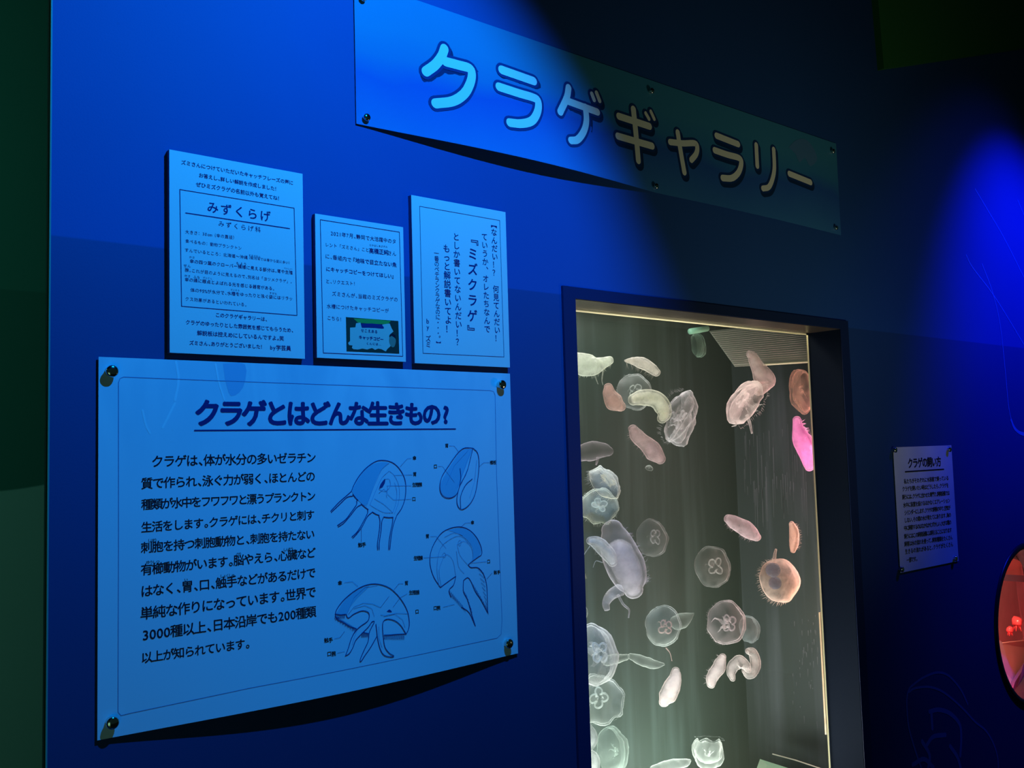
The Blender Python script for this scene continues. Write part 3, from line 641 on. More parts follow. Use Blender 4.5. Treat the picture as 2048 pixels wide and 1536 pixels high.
for a, b, r in ((1546, 1140, 15), (1550, 1166, 13)):       # its two dark pouches
    c = at(a, b, .175); R = r*(c-CAM).dot(FW)/F; bm = bmesh.new(); lathe(bm, [(0, R*.35), (R*.6, R*.28), (R*.95, R*.08), (R, 0), (R*.95, -R*.08), (R*.6, -R*.28), (0, -R*.35)], c, (CAM-c), 24)
    obj('pouch', bm, jelly_mat((.22, .22, .26), .75, 'core'), peach, True)
# pale wiping streaks and specks on the right tank wall
def side(px, py):
    d = ray(px, py); return CAM+d*((TX1-.0008)/d.x)
bm = bmesh.new(); rnd = random.Random(5)
for k in range(95):
    if k < 55: x, y, h = rnd.uniform(1488, 1612), rnd.uniform(840, 985), rnd.uniform(15, 110)
    else: x, y, h = rnd.uniform(1585, 1636), rnd.uniform(1230, 1450), rnd.uniform(2, 16)
    a, b = side(x, y), side(x+h*.03, y+h); w = rnd.uniform(.0006, .0016)
    if a.y > TY1-.003 or b.y > TY1-.003: continue
    bm.faces.new([bm.verts.new(p) for p in ((a.x, a.y-w, a.z), (a.x, a.y+w, a.z), (b.x, b.y+w*.4, b.z), (b.x, b.y-w*.4, b.z))])
o = obj('wiping_streaks', bm, mat('streak_film', (.13, .135, .15), .6), tank); o['kind'] = 'stuff'

# ------------------------------------------------------------------ pins
def pin(label, px, py, Y0, r=.0078, Ln=.012, group='metal standoff screws holding the panels', inkm=None):
    h = at(px, py, -Ln-.003+Y0); b = Vector((h.x, 0, h.z))
    root = empty('standoff_screw', b, label, 'screw', group)
    bm = bmesh.new(); lathe(bm, [(0, 0), (r*.85, 0), (r*.85, Ln*.8), (r*.62, Ln*.86), (r*.62, Ln*.9), (0, Ln*.9)], b, (0, -1, 0)); obj('barrel', bm, CHROME, root, False)
    bm = bmesh.new(); z0 = Ln*.9; lathe(bm, [(0, z0), (r*.7, z0), (r*.97, z0+.0006), (r, z0+.0016), (r*.96, z0+.0036), (r*.75, z0+.0048), (r*.3, z0+.0053), (0, z0+.0054)], b, (0, -1, 0)); obj('cap', bm, CHROME, root, True)
    return root

# ------------------------------------------------------------------ main poster
PW0, PW1, PZ1, PZ0 = .2847*u, .8267*u, CZ+.1097*u, CZ-.2707*u
def psurf(x, z):
    s = min(1, max(0, (x-PW0)/(PW1-PW0))); t = min(1, max(0, (PZ1-z)/(PZ1-PZ0)))
    return -.0045-.020*math.sin(math.pi*s)**1.2*t**2.2
def sheet(x0, x1, z0, z1, surf, th, nx=48, nz=24):
    bm = bmesh.new(); G = {}
    for side in (0, 1):
        for i in range(nx+1):
            for j in range(nz+1):
                x = x0+(x1-x0)*i/nx; z = z0+(z1-z0)*j/nz
                G[side, i, j] = bm.verts.new((x, surf(x, z)+(th if side else 0), z))
    for side in (0, 1):
        for i in range(nx):
            for j in range(nz): bm.faces.new((G[side, i, j], G[side, i+1, j], G[side, i+1, j+1], G[side, i, j+1]))
    for i in range(nx):
        for j in (0, nz): bm.faces.new((G[0, i, j], G[0, i+1, j], G[1, i+1, j], G[1, i, j]))
    for j in range(nz):
        for i in (0, nx): bm.faces.new((G[0, i, j], G[0, i, j+1], G[1, i, j+1], G[1, i, j]))
    return bm
def poster_mat():
    m = bpy.data.materials.new('poster_print'); n, l = nodes(m); b = n['Principled BSDF']; b.inputs['Roughness'].default_value = .5; b.inputs['Specular IOR Level'].default_value = .3
    g = n.new('ShaderNodeNewGeometry'); mp = n.new('ShaderNodeMapping'); mp.inputs['Scale'].default_value = (7, 1, 2.2); mp.inputs['Rotation'].default_value = (0, .35, 0); l.new(g.outputs['Position'], mp.inputs[0])
    t = n.new('ShaderNodeTexNoise'); t.inputs['Scale'].default_value = 1.3; t.inputs['Detail'].default_value = 3; t.inputs['Distortion'].default_value = 1.2; l.new(mp.outputs[0], t.inputs[0])
    r = n.new('ShaderNodeValToRGB'); r.color_ramp.elements[0].position = .38; r.color_ramp.elements[0].color = (.48, .66, .80, 1); r.color_ramp.elements[1].position = .66; r.color_ramp.elements[1].color = (.68, .80, .90, 1)
    l.new(t.outputs[0], r.inputs[0])
    sp = n.new('ShaderNodeSeparateXYZ'); l.new(g.outputs['Position'], sp.inputs[0]); mr = n.new('ShaderNodeMapRange'); mr.inputs[1].default_value = PZ1-.20; mr.inputs[2].default_value = PZ1+.02; l.new(sp.outputs[2], mr.inputs[0])
    x = n.new('ShaderNodeMix'); x.data_type = 'RGBA'; x.inputs[6].default_value = (.70, .80, .92, 1); l.new(mr.outputs[0], x.inputs[0]); l.new(r.outputs[0], x.inputs[7]); l.new(x.outputs[2], b.inputs['Base Color'])
    return m
poster = empty('jellyfish_poster', ((PW0+PW1)/2, 0, PZ0), 'large pale blue poster explaining what jellyfish are, with text and four drawings', 'poster')
obj('sheet', sheet(PW0, PW1, PZ0, PZ1, psurf, .0012), poster_mat(), poster)
NAVY = ink('navy_ink', (.012, .030, .17)); BLACK = ink('black_ink', (.014, .016, .035)); LINEB = ink('line_ink', (.20, .30, .55)); DRAW = ink('drawing_ink', (.02, .06, .24)); THIN = ink('thin_ink', (.22, .36, .60)); WASH = ink('wash_ink', (.30, .58, .80)); WASH2 = ink('wash_pale_ink', (.74, .86, .95)); WASH3 = ink('wash_deep_ink', (.34, .54, .76))
LETTER['title'] = (poster, psurf, .0005, NAVY, 'title_lettering'); LETTER['body'] = (poster, psurf, .0005, BLACK, 'body_lettering'); LETTER['caption'] = (poster, psurf, .0006, BLACK, 'caption_lettering')
PL = lambda a, b: (lambda p: (p.x, p.z))(on(a, b, psurf))
text('title', 'クラゲとはどんな生きもの?', PL(415, 827), PL(892, 829), 1.14, .040)
obj('title_rule', strokes([[PL(389, 861), PL(650, 859.5), PL(911, 858)]], .0022, psurf, .0005), NAVY, poster)
for s, a, b, c, d in [('クラゲは、体が水分の多いゼラチン', 315, 923, 622, 915.5), ('質で作られ、泳ぐ力が弱く、ほとんどの', 294, 967, 621, 953), ('種類が水中をフワフワと漂うプランクトン', 294, 1009, 622, 992.4),
        ('生活をします。クラゲには、チクリと刺す', 293.4, 1054.5, 620, 1030), ('刺胞を持つ刺胞動物と、刺胞を持たない', 293.4, 1095, 620, 1068.7), ('有櫛動物がいます。脳やえら、心臓など', 293.4, 1139, 621.7, 1106),
        ('はなく、胃、口、触手などがあるだけで', 293.4, 1182, 621.7, 1146), ('単純な作りになっています。世界で', 293.4, 1226.4, 621.7, 1184.8), ('3000種以上、日本沿岸でも200種類', 291, 1270, 621.7, 1224), ('以上が知られています。', 293.4, 1315, 495, 1287)]:
    text('body', s, PL(a, b), PL(c, d), 1.08 if '、' in s or '。' in s else 1.16, .014)
ZB = lambda a, b: PL(180+a*.3385, 980+b*.3385)
for s, a, b, c, d in [('しほう', 352, 298, 385, 296), ('ゆうしつ', 342, 427, 400, 424), ('のう', 872, 379, 886, 378), ('しんぞう', 1150, 352, 1192, 348), ('い', 567, 530, 568, 530), ('しょくしゅ', 778, 508, 845, 502)]:
    text('caption', s, ZB(a, b), ZB(c, d), 1, .0, em=.0055)
# printed frame line with rounded corners
fr = [PL(237, 765), PL(240, 757), PL(247, 754), PL(400, 760), PL(700, 771), PL(980, 781), PL(987, 783), PL(990, 790), PL(993, 950), PL(1004, 1240), PL(1002, 1268), PL(994, 1276), PL(800, 1317), PL(500, 1376), PL(262, 1426), PL(242, 1431), PL(236, 1424), PL(237, 1100), PL(237, 765)]
obj('border_line', strokes([fr], .0009, psurf, .0004), LINEB, poster)
# drawings
A1 = lambda a, b: PL(620+a*.17582, 860+b*.17578)
A2 = lambda a, b: PL(620+a*.15625, 1120+b*.15625)
A3 = lambda a, b: PL(830+a*.27981, 850+b*.27995)
def sm(fn, pts, n=5): return [fn(p[0], p[1]) for p in smooth_line([(a, b, 0) for a, b in pts], n)]
box_out = [(468, 698), (500, 620), (560, 520), (640, 430), (740, 360), (830, 345), (930, 368), (1010, 435), (1070, 540), (1088, 650), (1078, 780), (1040, 890), (985, 970)]
big = [sm(A1, box_out)]
for q in ([(468, 698), (410, 750), (330, 820), (235, 920)], [(485, 750), (420, 765), (350, 830), (240, 935)], [(485, 730), (510, 765), (545, 800)], [(530, 800), (525, 850), (470, 930), (400, 1020), (310, 1085)], [(580, 850), (530, 880), (450, 980), (380, 1060), (318, 1100)], [(578, 840), (620, 875), (660, 905)],
          [(655, 905), (650, 950), (600, 1050), (540, 1150), (475, 1215)], [(705, 935), (650, 985), (590, 1100), (530, 1180), (485, 1228)], [(705, 930), (745, 955), (785, 970)], [(780, 970), (793, 1040), (785, 1150), (765, 1290), (768, 1360)], [(835, 990), (815, 1040), (805, 1150), (785, 1290), (785, 1360)], [(835, 988), (890, 995), (945, 992)], [(940, 992), (935, 1060), (910, 1180), (895, 1290), (893, 1360)], [(985, 970), (955, 1050), (930, 1150), (912, 1290), (905, 1360)]):
    big.append(sm(A1, q))
b2 = [[(320, 690), (345, 620), (430, 510), (560, 400), (700, 325), (840, 305), (980, 340), (1080, 410), (1180, 530), (1245, 660), (1268, 800), (1255, 890), (1225, 948)], [(320, 690), (390, 700), (455, 695), (470, 725), (495, 738), (560, 690), (660, 650), (735, 665), (755, 710), (735, 780), (640, 850), (570, 920), (520, 1020), (490, 1120), (450, 1225)],
      [(450, 1225), (500, 1195), (550, 1110), (580, 1030), (660, 940), (740, 860), (790, 790), (820, 790), (790, 850), (755, 930), (740, 1040), (690, 1150), (640, 1270), (650, 1295), (700, 1220), (770, 1120), (850, 980)], [(320, 705), (350, 760), (430, 800), (500, 845), (590, 878)], [(675, 925), (745, 942)],
      [(840, 820), (850, 900), (865, 1020), (900, 1150), (950, 1220), (1040, 1240), (1068, 1225), (1010, 1190), (955, 1110), (935, 980), (925, 850), (940, 780), (1000, 755), (1090, 780), (1160, 840), (1205, 910), (1225, 948)], [(945, 960), (1020, 958), (1100, 950), (1225, 945)]]
for q in b2: big.append(sm(A2, q))
b3 = [[(412, 165), (350, 165), (300, 205), (240, 290), (190, 370), (175, 450), (195, 505), (240, 523), (285, 505), (310, 460), (325, 380), (320, 310)], [(412, 165), (445, 200), (456, 280), (445, 400), (425, 500), (385, 570), (335, 603), (305, 580), (298, 520), (320, 430), (370, 330), (412, 165)], [(408, 385), (360, 430), (325, 510), (325, 595)],
      [(180, 1160), (130, 1080), (105, 980), (120, 880), (180, 780), (250, 738), (330, 728), (400, 760), (455, 830), (477, 915), (440, 950), (400, 980), (378, 1000)], [(180, 1160), (240, 1115), (290, 1080)], [(378, 1000), (400, 1018), (450, 1020), (490, 1070), (510, 1140), (515, 1220), (518, 1340)], [(345, 1110), (375, 1090), (400, 1120), (430, 1190), (470, 1250), (518, 1340)], [(345, 1110), (345, 1190), (375, 1250), (400, 1340), (430, 1435)], [(290, 1080), (275, 1140), (242, 1180), (255, 1230)], [(330, 1300), (385, 1340), (430, 1435)]]
for q in b3: big.append(sm(A3, q))
obj('drawing_outline', strokes(big, .0013, psurf, .0008), DRAW, poster)
thin = []
for q in ([(900, 375), (820, 440), (760, 560), (700, 700), (640, 870)], [(900, 465), (820, 540), (760, 660), (680, 850)], [(900, 465), (960, 520), (1010, 640), (1010, 800), (960, 950)], [(960, 600), (985, 700), (975, 830), (940, 940)], [(680, 850), (760, 900), (850, 940), (940, 940)], [(730, 780), (830, 840), (900, 900), (940, 940)], [(780, 670), (850, 700), (910, 640), (900, 560), (850, 560)], [(780, 720), (840, 670), (880, 720)], [(880, 640), (875, 700), (865, 740), (875, 770)],
          [(1020, 420), (1105, 325), (1150, 322)], [(960, 515), (1165, 508)], [(870, 635), (1150, 632)], [(880, 730), (950, 795), (1150, 785)], [(582, 1105), (582, 1270)]): thin.append(sm(A1, q, 3) if len(q) > 3 else [A1(*p) for p in q])
for q in ([(470, 690), (560, 480), (700, 350), (860, 325)], [(490, 690), (560, 600), (680, 550), (800, 560), (900, 605)], [(560, 620), (700, 580), (790, 620), (820, 720)], [(900, 700), (960, 710), (1100, 680), (1260, 685)], [(900, 605), (1010, 460)], [(940, 720), (1080, 690), (1180, 760), (1215, 860)], [(1070, 380), (1135, 300), (1190, 300)], [(1060, 600), (1150, 480), (1240, 430)], [(610, 335), (540, 275), (440, 285)], [(440, 910), (380, 990), (310, 1005)], [(440, 1170), (350, 1190)], [(880, 850), (880, 1000), (920, 1120)], [(600, 900), (560, 1000), (540, 1080)]): thin.append([A2(*p) for p in q])
for q in ([(310, 190), (280, 150), (245, 148)], [(455, 300), (490, 268), (530, 268)], [(280, 410), (195, 295), (165, 295)], [(400, 180), (360, 290), (300, 450)], [(410, 180), (380, 300), (330, 420)], [(380, 180), (280, 290), (220, 430)], [(440, 250), (425, 400), (390, 520)], [(330, 725), (360, 698), (395, 698)], [(220, 880), (150, 795), (110, 795)], [(60, 948), (190, 940)], [(400, 985), (510, 975)], [(510, 1100), (550, 1055)], [(200, 1300), (280, 1280)]): thin.append([A3(*p) for p in q])
for q in ([(170, 1150), (155, 1020), (180, 880), (260, 810), (330, 795), (400, 860)], [(210, 800), (280, 770), (340, 790)], [(200, 940), (230, 925), (270, 970), (290, 1080)], [(185, 1150), (170, 1040), (200, 950)], [(310, 850), (350, 830), (400, 870), (412, 940), (400, 980)], [(300, 850), (320, 930), (378, 1000)], [(295, 900), (310, 1010), (350, 1060)], [(305, 840), (318, 822), (330, 838), (318, 862), (305, 845)], [(192, 930), (208, 912), (220, 930), (205, 948), (193, 935)]): thin.append(sm(A3, q, 3))
obj('drawing_detail', strokes(thin, .0006, psurf, .0007), THIN, poster)['kind'] = 'stuff'
hatch = []
for i in range(28):
    t = i/27; a = 320+270*t; b = 712+165*t; hatch.append([A2(a, b), A2(a-6, b+45+12*math.sin(i*2))])
for i in range(9): hatch.append([A2(345+i*12, 700), A2(342+i*12, 745)])
for i in range(9): hatch.append([A2(660+i*10, 930), A2(656+i*10, 985)])
for i in range(22): hatch.append([A2(950+i*12, 960), A2(946+i*12, 1015)])
for i in range(10): hatch.append([A3(450+i*7, 1030+i*32), A3(490+i*3.2, 1060+i*32)])
for i in range(9): hatch.append([A3(415+i*12, 1140+i*20), A3(435+i*11, 1190+i*20)])
for i in range(9): hatch.append([A3(245+i*11, 1180+i*13), A3(262+i*12, 1230+i*13)])
for i in range(6): hatch.append([A3(350+i*8, 1190+i*22), A3(372+i*7, 1230+i*22)])
obj('drawing_hatching', strokes(hatch, .0006, psurf, .0009), DRAW, poster)['kind'] = 'stuff'
obj('drawing_wash', poly(sm(A1, [(470, 700), (560, 540), (660, 420), (780, 370), (890, 378), (800, 470), (730, 620), (690, 740), (630, 860), (545, 800)], 3), psurf, .0004), WASH, poster)
obj('drawing_wash', poly(sm(A2, [(330, 690), (440, 520), (600, 390), (760, 330), (620, 470), (520, 590), (465, 690), (400, 700)], 3), psurf, .0004), WASH, poster)
obj('drawing_wash', poly(sm(A3, [(410, 170), (350, 175), (300, 220), (200, 380), (180, 450), (200, 500), (245, 518), (285, 500), (310, 440), (350, 330)], 3), psurf, .0004), WASH, poster)
obj('drawing_wash', poly(sm(A3, [(230, 752), (330, 735), (400, 765), (450, 830), (472, 910), (415, 965), (412, 880), (370, 820), (310, 775)], 3), psurf, .0004), WASH, poster)
obj('drawing_wash', poly(sm(A1, [(785, 670), (800, 620), (850, 555), (850, 600), (825, 650)], 3), psurf, .0005), DRAW, poster)
obj('drawing_wash', poly(sm(A2, [(980, 660), (1015, 632), (1048, 665), (1015, 668)], 2), psurf, .0005), DRAW, poster)
# pale curved streaks of the printed background photograph
obj('background_tint', poly(sm(PL, [(446, 727), (490, 729), (486, 775), (462, 792), (450, 760)], 3), psurf, .00015), WASH3, poster)
for pts, w in (([(352, 724), (357, 760), (350, 800)], .0035), ([(431, 728), (438, 765), (449, 800)], .0028), ([(285, 820), (292, 850), (300, 866)], .003), ([(350, 806), (338, 830), (325, 856)], .003)):
    obj('background_streak', strokes([sm(PL, pts, 6)], w, psurf, .0002), WASH2, poster)
for s, fn, a, b, n in [('傘', A1, 1187, 320, 0), ('胃', A1, 1190, 503, 0), ('生殖腺', A1, 1217, 622, 36), ('口', A1, 1180, 785, 0), ('触手', A1, 590, 1305, 22), ('傘', A2, 382, 295, 0), ('胃', A2, 1233, 295, 0), ('生殖腺', A2, 1332, 415, 44), ('口', A2, 1368, 660, 0), ('触手', A2, 235, 1025, 28), ('口腕', A2, 272, 1200, 28),
                       ('胃', A3, 226, 148, 0), ('口', A3, 145, 296, 0), ('櫛板', A3, 557, 268, 11), ('傘', A3, 410, 697, 0), ('胃', A3, 88, 795, 0), ('口', A3, 525, 975, 0), ('触手', A3, 585, 1052, 12), ('口腕', A3, 155, 1307, 12), ('生殖腺', A3, 22, 950, 20)]:
    text('caption', s, fn(a-n, b+n*.04), fn(a+n, b-n*.04) if n else fn(a+1, b), 1, .02, em=.0078)
for px, py, lb in ((226, 742, 'dark standoff screw at the top left corner of the large poster'), (1007, 769, 'standoff screw at the top right corner of the large poster'), (227, 1447, 'brassy standoff screw at the bottom left corner of the large poster'), (1021, 1288, 'standoff screw at the bottom right corner of the large poster')):
    pin(lb, px, py, -.001, .0085, .013)

# ------------------------------------------------------------------ three plaques
CARD = mat('white_board_face', (.80, .80, .80), .55, 0, .2, .05, 300); CARDE = mat('board_edge', (.10, .13, .30), .7)
def plaque(name, label, q, th):
    c = [at(a, b, -th) for a, b in q]
    x0 = (c[0].x+c[3].x)/2; x1 = (c[1].x+c[2].x)/2; z1 = (c[0].z+c[1].z)/2; z0 = (c[2].z+c[3].z)/2
    root = empty(name, ((x0+x1)/2, 0, z0), label, 'plaque')
    bar('foam_backing', (x0, -th+.0008, z0), (x1, 0, z1), CARDE, root)
    bm = bmesh.new(); box(bm, (x0, -th, z0), (x1, -th+.0008, z1)); obj('face_sheet', bm, CARD, root)
    return root, (lambda x, z: -th)
TH = .010
p1, s1 = plaque('information_plaque', 'tall white plaque with boxed text, left one of the three above the poster', [(337, 298), (605, 348), (610, 717), (341, 706)], TH)
p2, s2 = plaque('information_plaque', 'small white plaque with a dark photograph, middle one of the three', [(628, 427), (806, 454), (812, 723), (636, 716)], TH)
p3, s3 = plaque('quotation_plaque', 'white plaque with vertical writing, right one of the three', [(822, 390), (1011, 424), (1020, 736), (830, 725)], TH)
P1 = lambda a, b: (lambda p: (p.x, p.z))(at(320+a*.29297, 280+b*.29297, -TH))
P2 = lambda a, b: (lambda p: (p.x, p.z))(at(610+a*.22133, 400+b*.22135, -TH))
P3 = lambda a, b: (lambda p: (p.x, p.z))(at(810+a*.24731, 370+b*.24740, -TH))
LETTER['p1'] = (p1, s1, .0004, NAVY, 'lettering'); LETTER['p2'] = (p2, s2, .0004, NAVY, 'lettering'); LETTER['p3'] = (p3, s3, .0004, NAVY, 'lettering')
def rect_lines(fn, c): return [[fn(*c[i]), fn(*c[(i+1) % 4])] for i in range(4)]
obj('border_line', strokes(rect_lines(P1, [(135, 338), (915, 465), (935, 1198), (147, 1135)]), .0010, s1, .0004), NAVY, p1)
obj('title_rule', strokes([[P1(175, 498), P1(885, 605)]], .0014, s1, .0004), NAVY, p1)
for s, a, b, c, d, k, bo in [('ズミさんにつけていただいたキャッチフレーズの声に', 160, 155, 895, 292, 1.0, .012), ('お答えし、詳しい解説を作成しました！', 280, 243, 797, 335, 1.0, .012), ('ぜひミズクラゲの名前以外も覚えてね！', 262, 305, 817, 400, 1.0, .012),
        ('みずくらげ', 360, 462, 718, 520, .86, .012), ('みずくらげ科', 418, 573, 668, 612, .80, 0), ('大きさ：30cm（傘の直径）', 185, 628, 510, 667, .95, 0), ('食べるもの：動物プランクトン', 185, 690, 545, 738, .95, 0),
        ('すんでいるところ：北海道〜沖縄', 182, 752, 585, 802, .95, 0), ('（駿河湾では春から夏に多い）', 605, 802, 888, 840, .95, 0), ('傘の四つ葉のクローバー模様に見える部分は、胃や生殖', 217, 828, 893, 905, .95, .006), ('腺。これが目のように見えるので、別名は「ヨツメクラゲ」。', 183, 888, 895, 968, .95, 0),
        ('傘の縁に眼点とよばれる光を感じる器官がある。', 183, 953, 775, 1015, .95, .004), ('体の95%が水分で、水槽をゆったりと泳ぐ姿にはリラッ', 222, 1025, 893, 1083, .95, .004), ('クス効果があるといわれている。', 185, 1085, 585, 1125, .95, 0),
        ('このクラゲギャラリーは、', 393, 1195, 725, 1224, 1.0, .012), ('クラゲのゆったりとした雰囲気を感じてもらうため、', 190, 1245, 903, 1300, 1.0, .012), ('解説板は控えめにしているんですよ。笑', 270, 1318, 830, 1355, 1.0, .012), ('ズミさん、ありがとうございました！', 215, 1385, 700, 1412, 1.0, .012), ('by学芸員', 760, 1416, 877, 1422, 1.0, .012),
        ('かさ', 208, 800, 228, 802, .9, 0), ('もよう', 530, 842, 580, 848, .9, 0), ('せん', 172, 858, 198, 861, .9, 0), ('かさ', 176, 927, 198, 930, .9, 0), ('ふち', 238, 935, 262, 938, .9, 0), ('がんてん', 300, 940, 348, 946, .9, 0), ('すいそう', 488, 1022, 536, 1028, .9, 0), ('すがた', 755, 1045, 790, 1050, .9, 0), ('するがわん', 612, 788, 680, 797, .9, 0), ('せいしょく', 852, 875, 900, 881, .9, 0)]:
    text('p1', s, P1(a, b), P1(c, d), k, bo)
obj('border_line', strokes(rect_lines(P2, [(137, 178), (852, 290), (883, 1412), (165, 1382)]), .0010, s2, .0004), NAVY, p2)
for s, a, b, c, d, k, bo in [('2021年7月、静岡で大活躍中のタ', 242, 302, 805, 375, .95, .004), ('レント「ズミさん」こと', 198, 405, 562, 452, .95, 0), ('高橋正純', 600, 460, 733, 474, 1.0, .018), ('さん', 765, 480, 806, 486, .95, 0), ('に、番組内で', 202, 510, 400, 540, .95, 0), ('『地味で目立たない魚', 432, 543, 808, 586, .98, .016),
        ('にキャッチコピーをつけてほしい』', 208, 625, 802, 692, .98, .016), ('と、リクエスト！', 205, 735, 455, 757, .95, 0), ('ズミさんが、当館のミズクラゲの', 262, 848, 820, 900, .95, 0), ('水槽につけたキャッチコピーが', 215, 960, 738, 1000, .95, 0), ('こちら！', 217, 1067, 332, 1080, .95, 0), ('たかはしまさずみ', 590, 408, 735, 424, .9, 0)]:
    text('p2', s, P2(a, b), P2(c, d), k, bo)
obj('border_line', strokes(rect_lines(P3, [(118, 172), (765, 287), (800, 1390), (145, 1360)]), .0008, s3, .0004), NAVY, p3)
for s, a, b, c, d, k, bo, em in [('【なんだい！？\u3000何見てんだい！', 717, 318, 747, 1240, 1, .010, .0145), ('ていうか、オレたちなんで', 642, 420, 664, 1165, 1, .010, .0145), ('『ミズクラゲ』', 549, 435, 543, 1185, 1, .018, .0235), ('としか書いてないんだい！？', 413, 420, 437, 1270, 1, .010, .0150),
        ('もっと解説書いてよ！', 335, 515, 352, 1165, 1, .012, .0155), ('一番のベテランクラゲなのに・・・。】', 254, 553, 270, 1285, 1, .004, .0105), ('by\u3000ズミ', 183, 1100, 188, 1290, 1, .004, .0118)]:
    text('p3', s, P3(a, b), P3(c, d), k, bo, True, 1.0, em)
# little printed photograph on the middle plaque (a message card with a crayon heading)
ZP = lambda a, b: (lambda p: (p.x, p.z))(at(680+a*.06348, 630+b*.06348, -TH))
Q = [ZP(185, 65), ZP(1835, 190), ZP(1865, 1220), ZP(205, 1145)]
ph = obj('photograph', poly(Q, s2, .0003), mat('photo_dark', (.010, .05, .04), .4), p2)
obj('photo_green_glow', poly([ZP(420, 110), ZP(1000, 130), ZP(1600, 190), ZP(1500, 290), ZP(1000, 280), ZP(560, 240)], s2, .0004), mat('photo_green', (.05, .40, .08), .4), ph)
rg = []
for i, (a, b) in enumerate([(310, 400), (480, 390), (500, 260), (640, 240), (680, 400), (1000, 410), (1380, 430), (1320, 300), (1560, 270), (1620, 420), (1680, 520), (1560, 620), (1540, 800), (1590, 980), (1480, 1080), (1440, 1150), (1300, 1080), (1200, 1060), (1100, 1100), (1000, 1040), (850, 1090), (700, 1060), (560, 1090), (420, 1080), (370, 1040), (390, 960), (280, 950), (250, 880), (310, 820)]): rg.append(ZP(a, b))
obj('photo_card', poly(rg, s2, .0006), mat('photo_card_print', (.52, .62, .55), .5), ph)
obj('photo_heading', poly([ZP(650, 270), ZP(1000, 270), ZP(1310, 300), ZP(1380, 400), ZP(1340, 435), ZP(1180, 420), ZP(1000, 400), ZP(690, 405)], s2, .0008), NAVY, ph)
obj('photo_portrait', poly(sm(ZP, [(1560, 700), (1640, 640), (1720, 700), (1750, 850), (1700, 1000), (1620, 1010), (1560, 900), (1540, 780), (1560, 700)], 3)[:-1], s2, .0009), mat('photo_face', (.20, .26, .20), .5), ph)
obj('photo_hair', poly([ZP(1530, 680), ZP(1570, 610), ZP(1650, 590), ZP(1730, 640), ZP(1750, 760), ZP(1690, 700), ZP(1610, 650)], s2, .0011), BLACK, ph)
LETTER['ph'] = (ph, s2, .0009, NAVY, 'photo_lettering')
text('ph', 'キャッチコピー', ZP(640, 705), ZP(1310, 770), 1.0, .03); text('ph', 'せこえある', ZP(700, 490), ZP(1130, 530), .9, .02); text('ph', 'くんには…', ZP(860, 900), ZP(1250, 925), .8, .02)

# ------------------------------------------------------------------ banner
bx0 = at(711, 253).x; bx1 = at(1680, 468).x; bz0 = (at(711, 253).z+at(1680, 468).z)/2; 
bz1 = (at(1000, 61).z+at(1240, 139).z)/2

def bsurf(x, z):
    s = min(1, max(0, (x-bx0)/(bx1-bx0))); t = min(1, max(0, (bz1-z)/(bz1-bz0)))
    m = (at(1315, 372).x-bx0)/(bx1-bx0)
    k = math.sin(math.pi*min(1, s/m))**1.2 if s < m else .35*math.sin(math.pi*(s-m)/(1-m))
    return -.003-.021*k*t**2.0
def banner_mat():
    m = bpy.data.materials.new('banner_print'); n, l = nodes(m); b = n['Principled BSDF']; b.inputs['Roughness'].default_value = .45; b.inputs['Specular IOR Level'].default_value = .3
    g = n.new('ShaderNodeNewGeometry'); sp = n.new('ShaderNodeSeparateXYZ'); l.new(g.outputs['Position'], sp.inputs[0])
    mr = n.new('ShaderNodeMapRange'); mr.inputs[1].default_value = bz0; mr.inputs[2].default_value = bz1; l.new(sp.outputs[2], mr.inputs[0])
    t = n.new('ShaderNodeTexNoise'); t.inputs['Scale'].default_value = 3; t.inputs['Detail'].default_value = 3; l.new(g.outputs['Position'], t.inputs[0])
    ad = n.new('ShaderNodeMath'); ad.operation = 'MULTIPLY_ADD'; ad.inputs[1].default_value = .5; l.new(t.outputs[0], ad.inputs[0]); l.new(mr.outputs[0], ad.inputs[2])
    r = n.new('ShaderNodeValToRGB'); e = r.color_ramp.elements
    e[0].position = .15; e[0].color = (.05, .22, .52, 1); e[1].position = 1.15; e[1].color = (.05, .25, .42, 1)
    k = e.new(.62); k.color = (.03, .12, .44, 1); k = e.new(.78); k.color = (.04, .21, .42, 1)
    l.new(ad.outputs[0], r.inputs[0]); l.new(r.outputs[0], b.inputs['Base Color'])
    return m
banner = empty('banner', ((bx0+bx1)/2, 0, bz0), 'long blue banner with big white katakana lettering over the tank', 'banner')
obj('sheet', sheet(bx0, bx1, bz0, bz1, bsurf, .001, 72, 16), banner_mat(), banner)
B1 = lambda a, b: (lambda p: (p.x, p.z))(on(690+a*.26855, b*.26855, bsurf))
B2 = lambda a, b: (lambda p: (p.x, p.z))(on(1180+a*.26855, 120+b*.26855, bsurf))
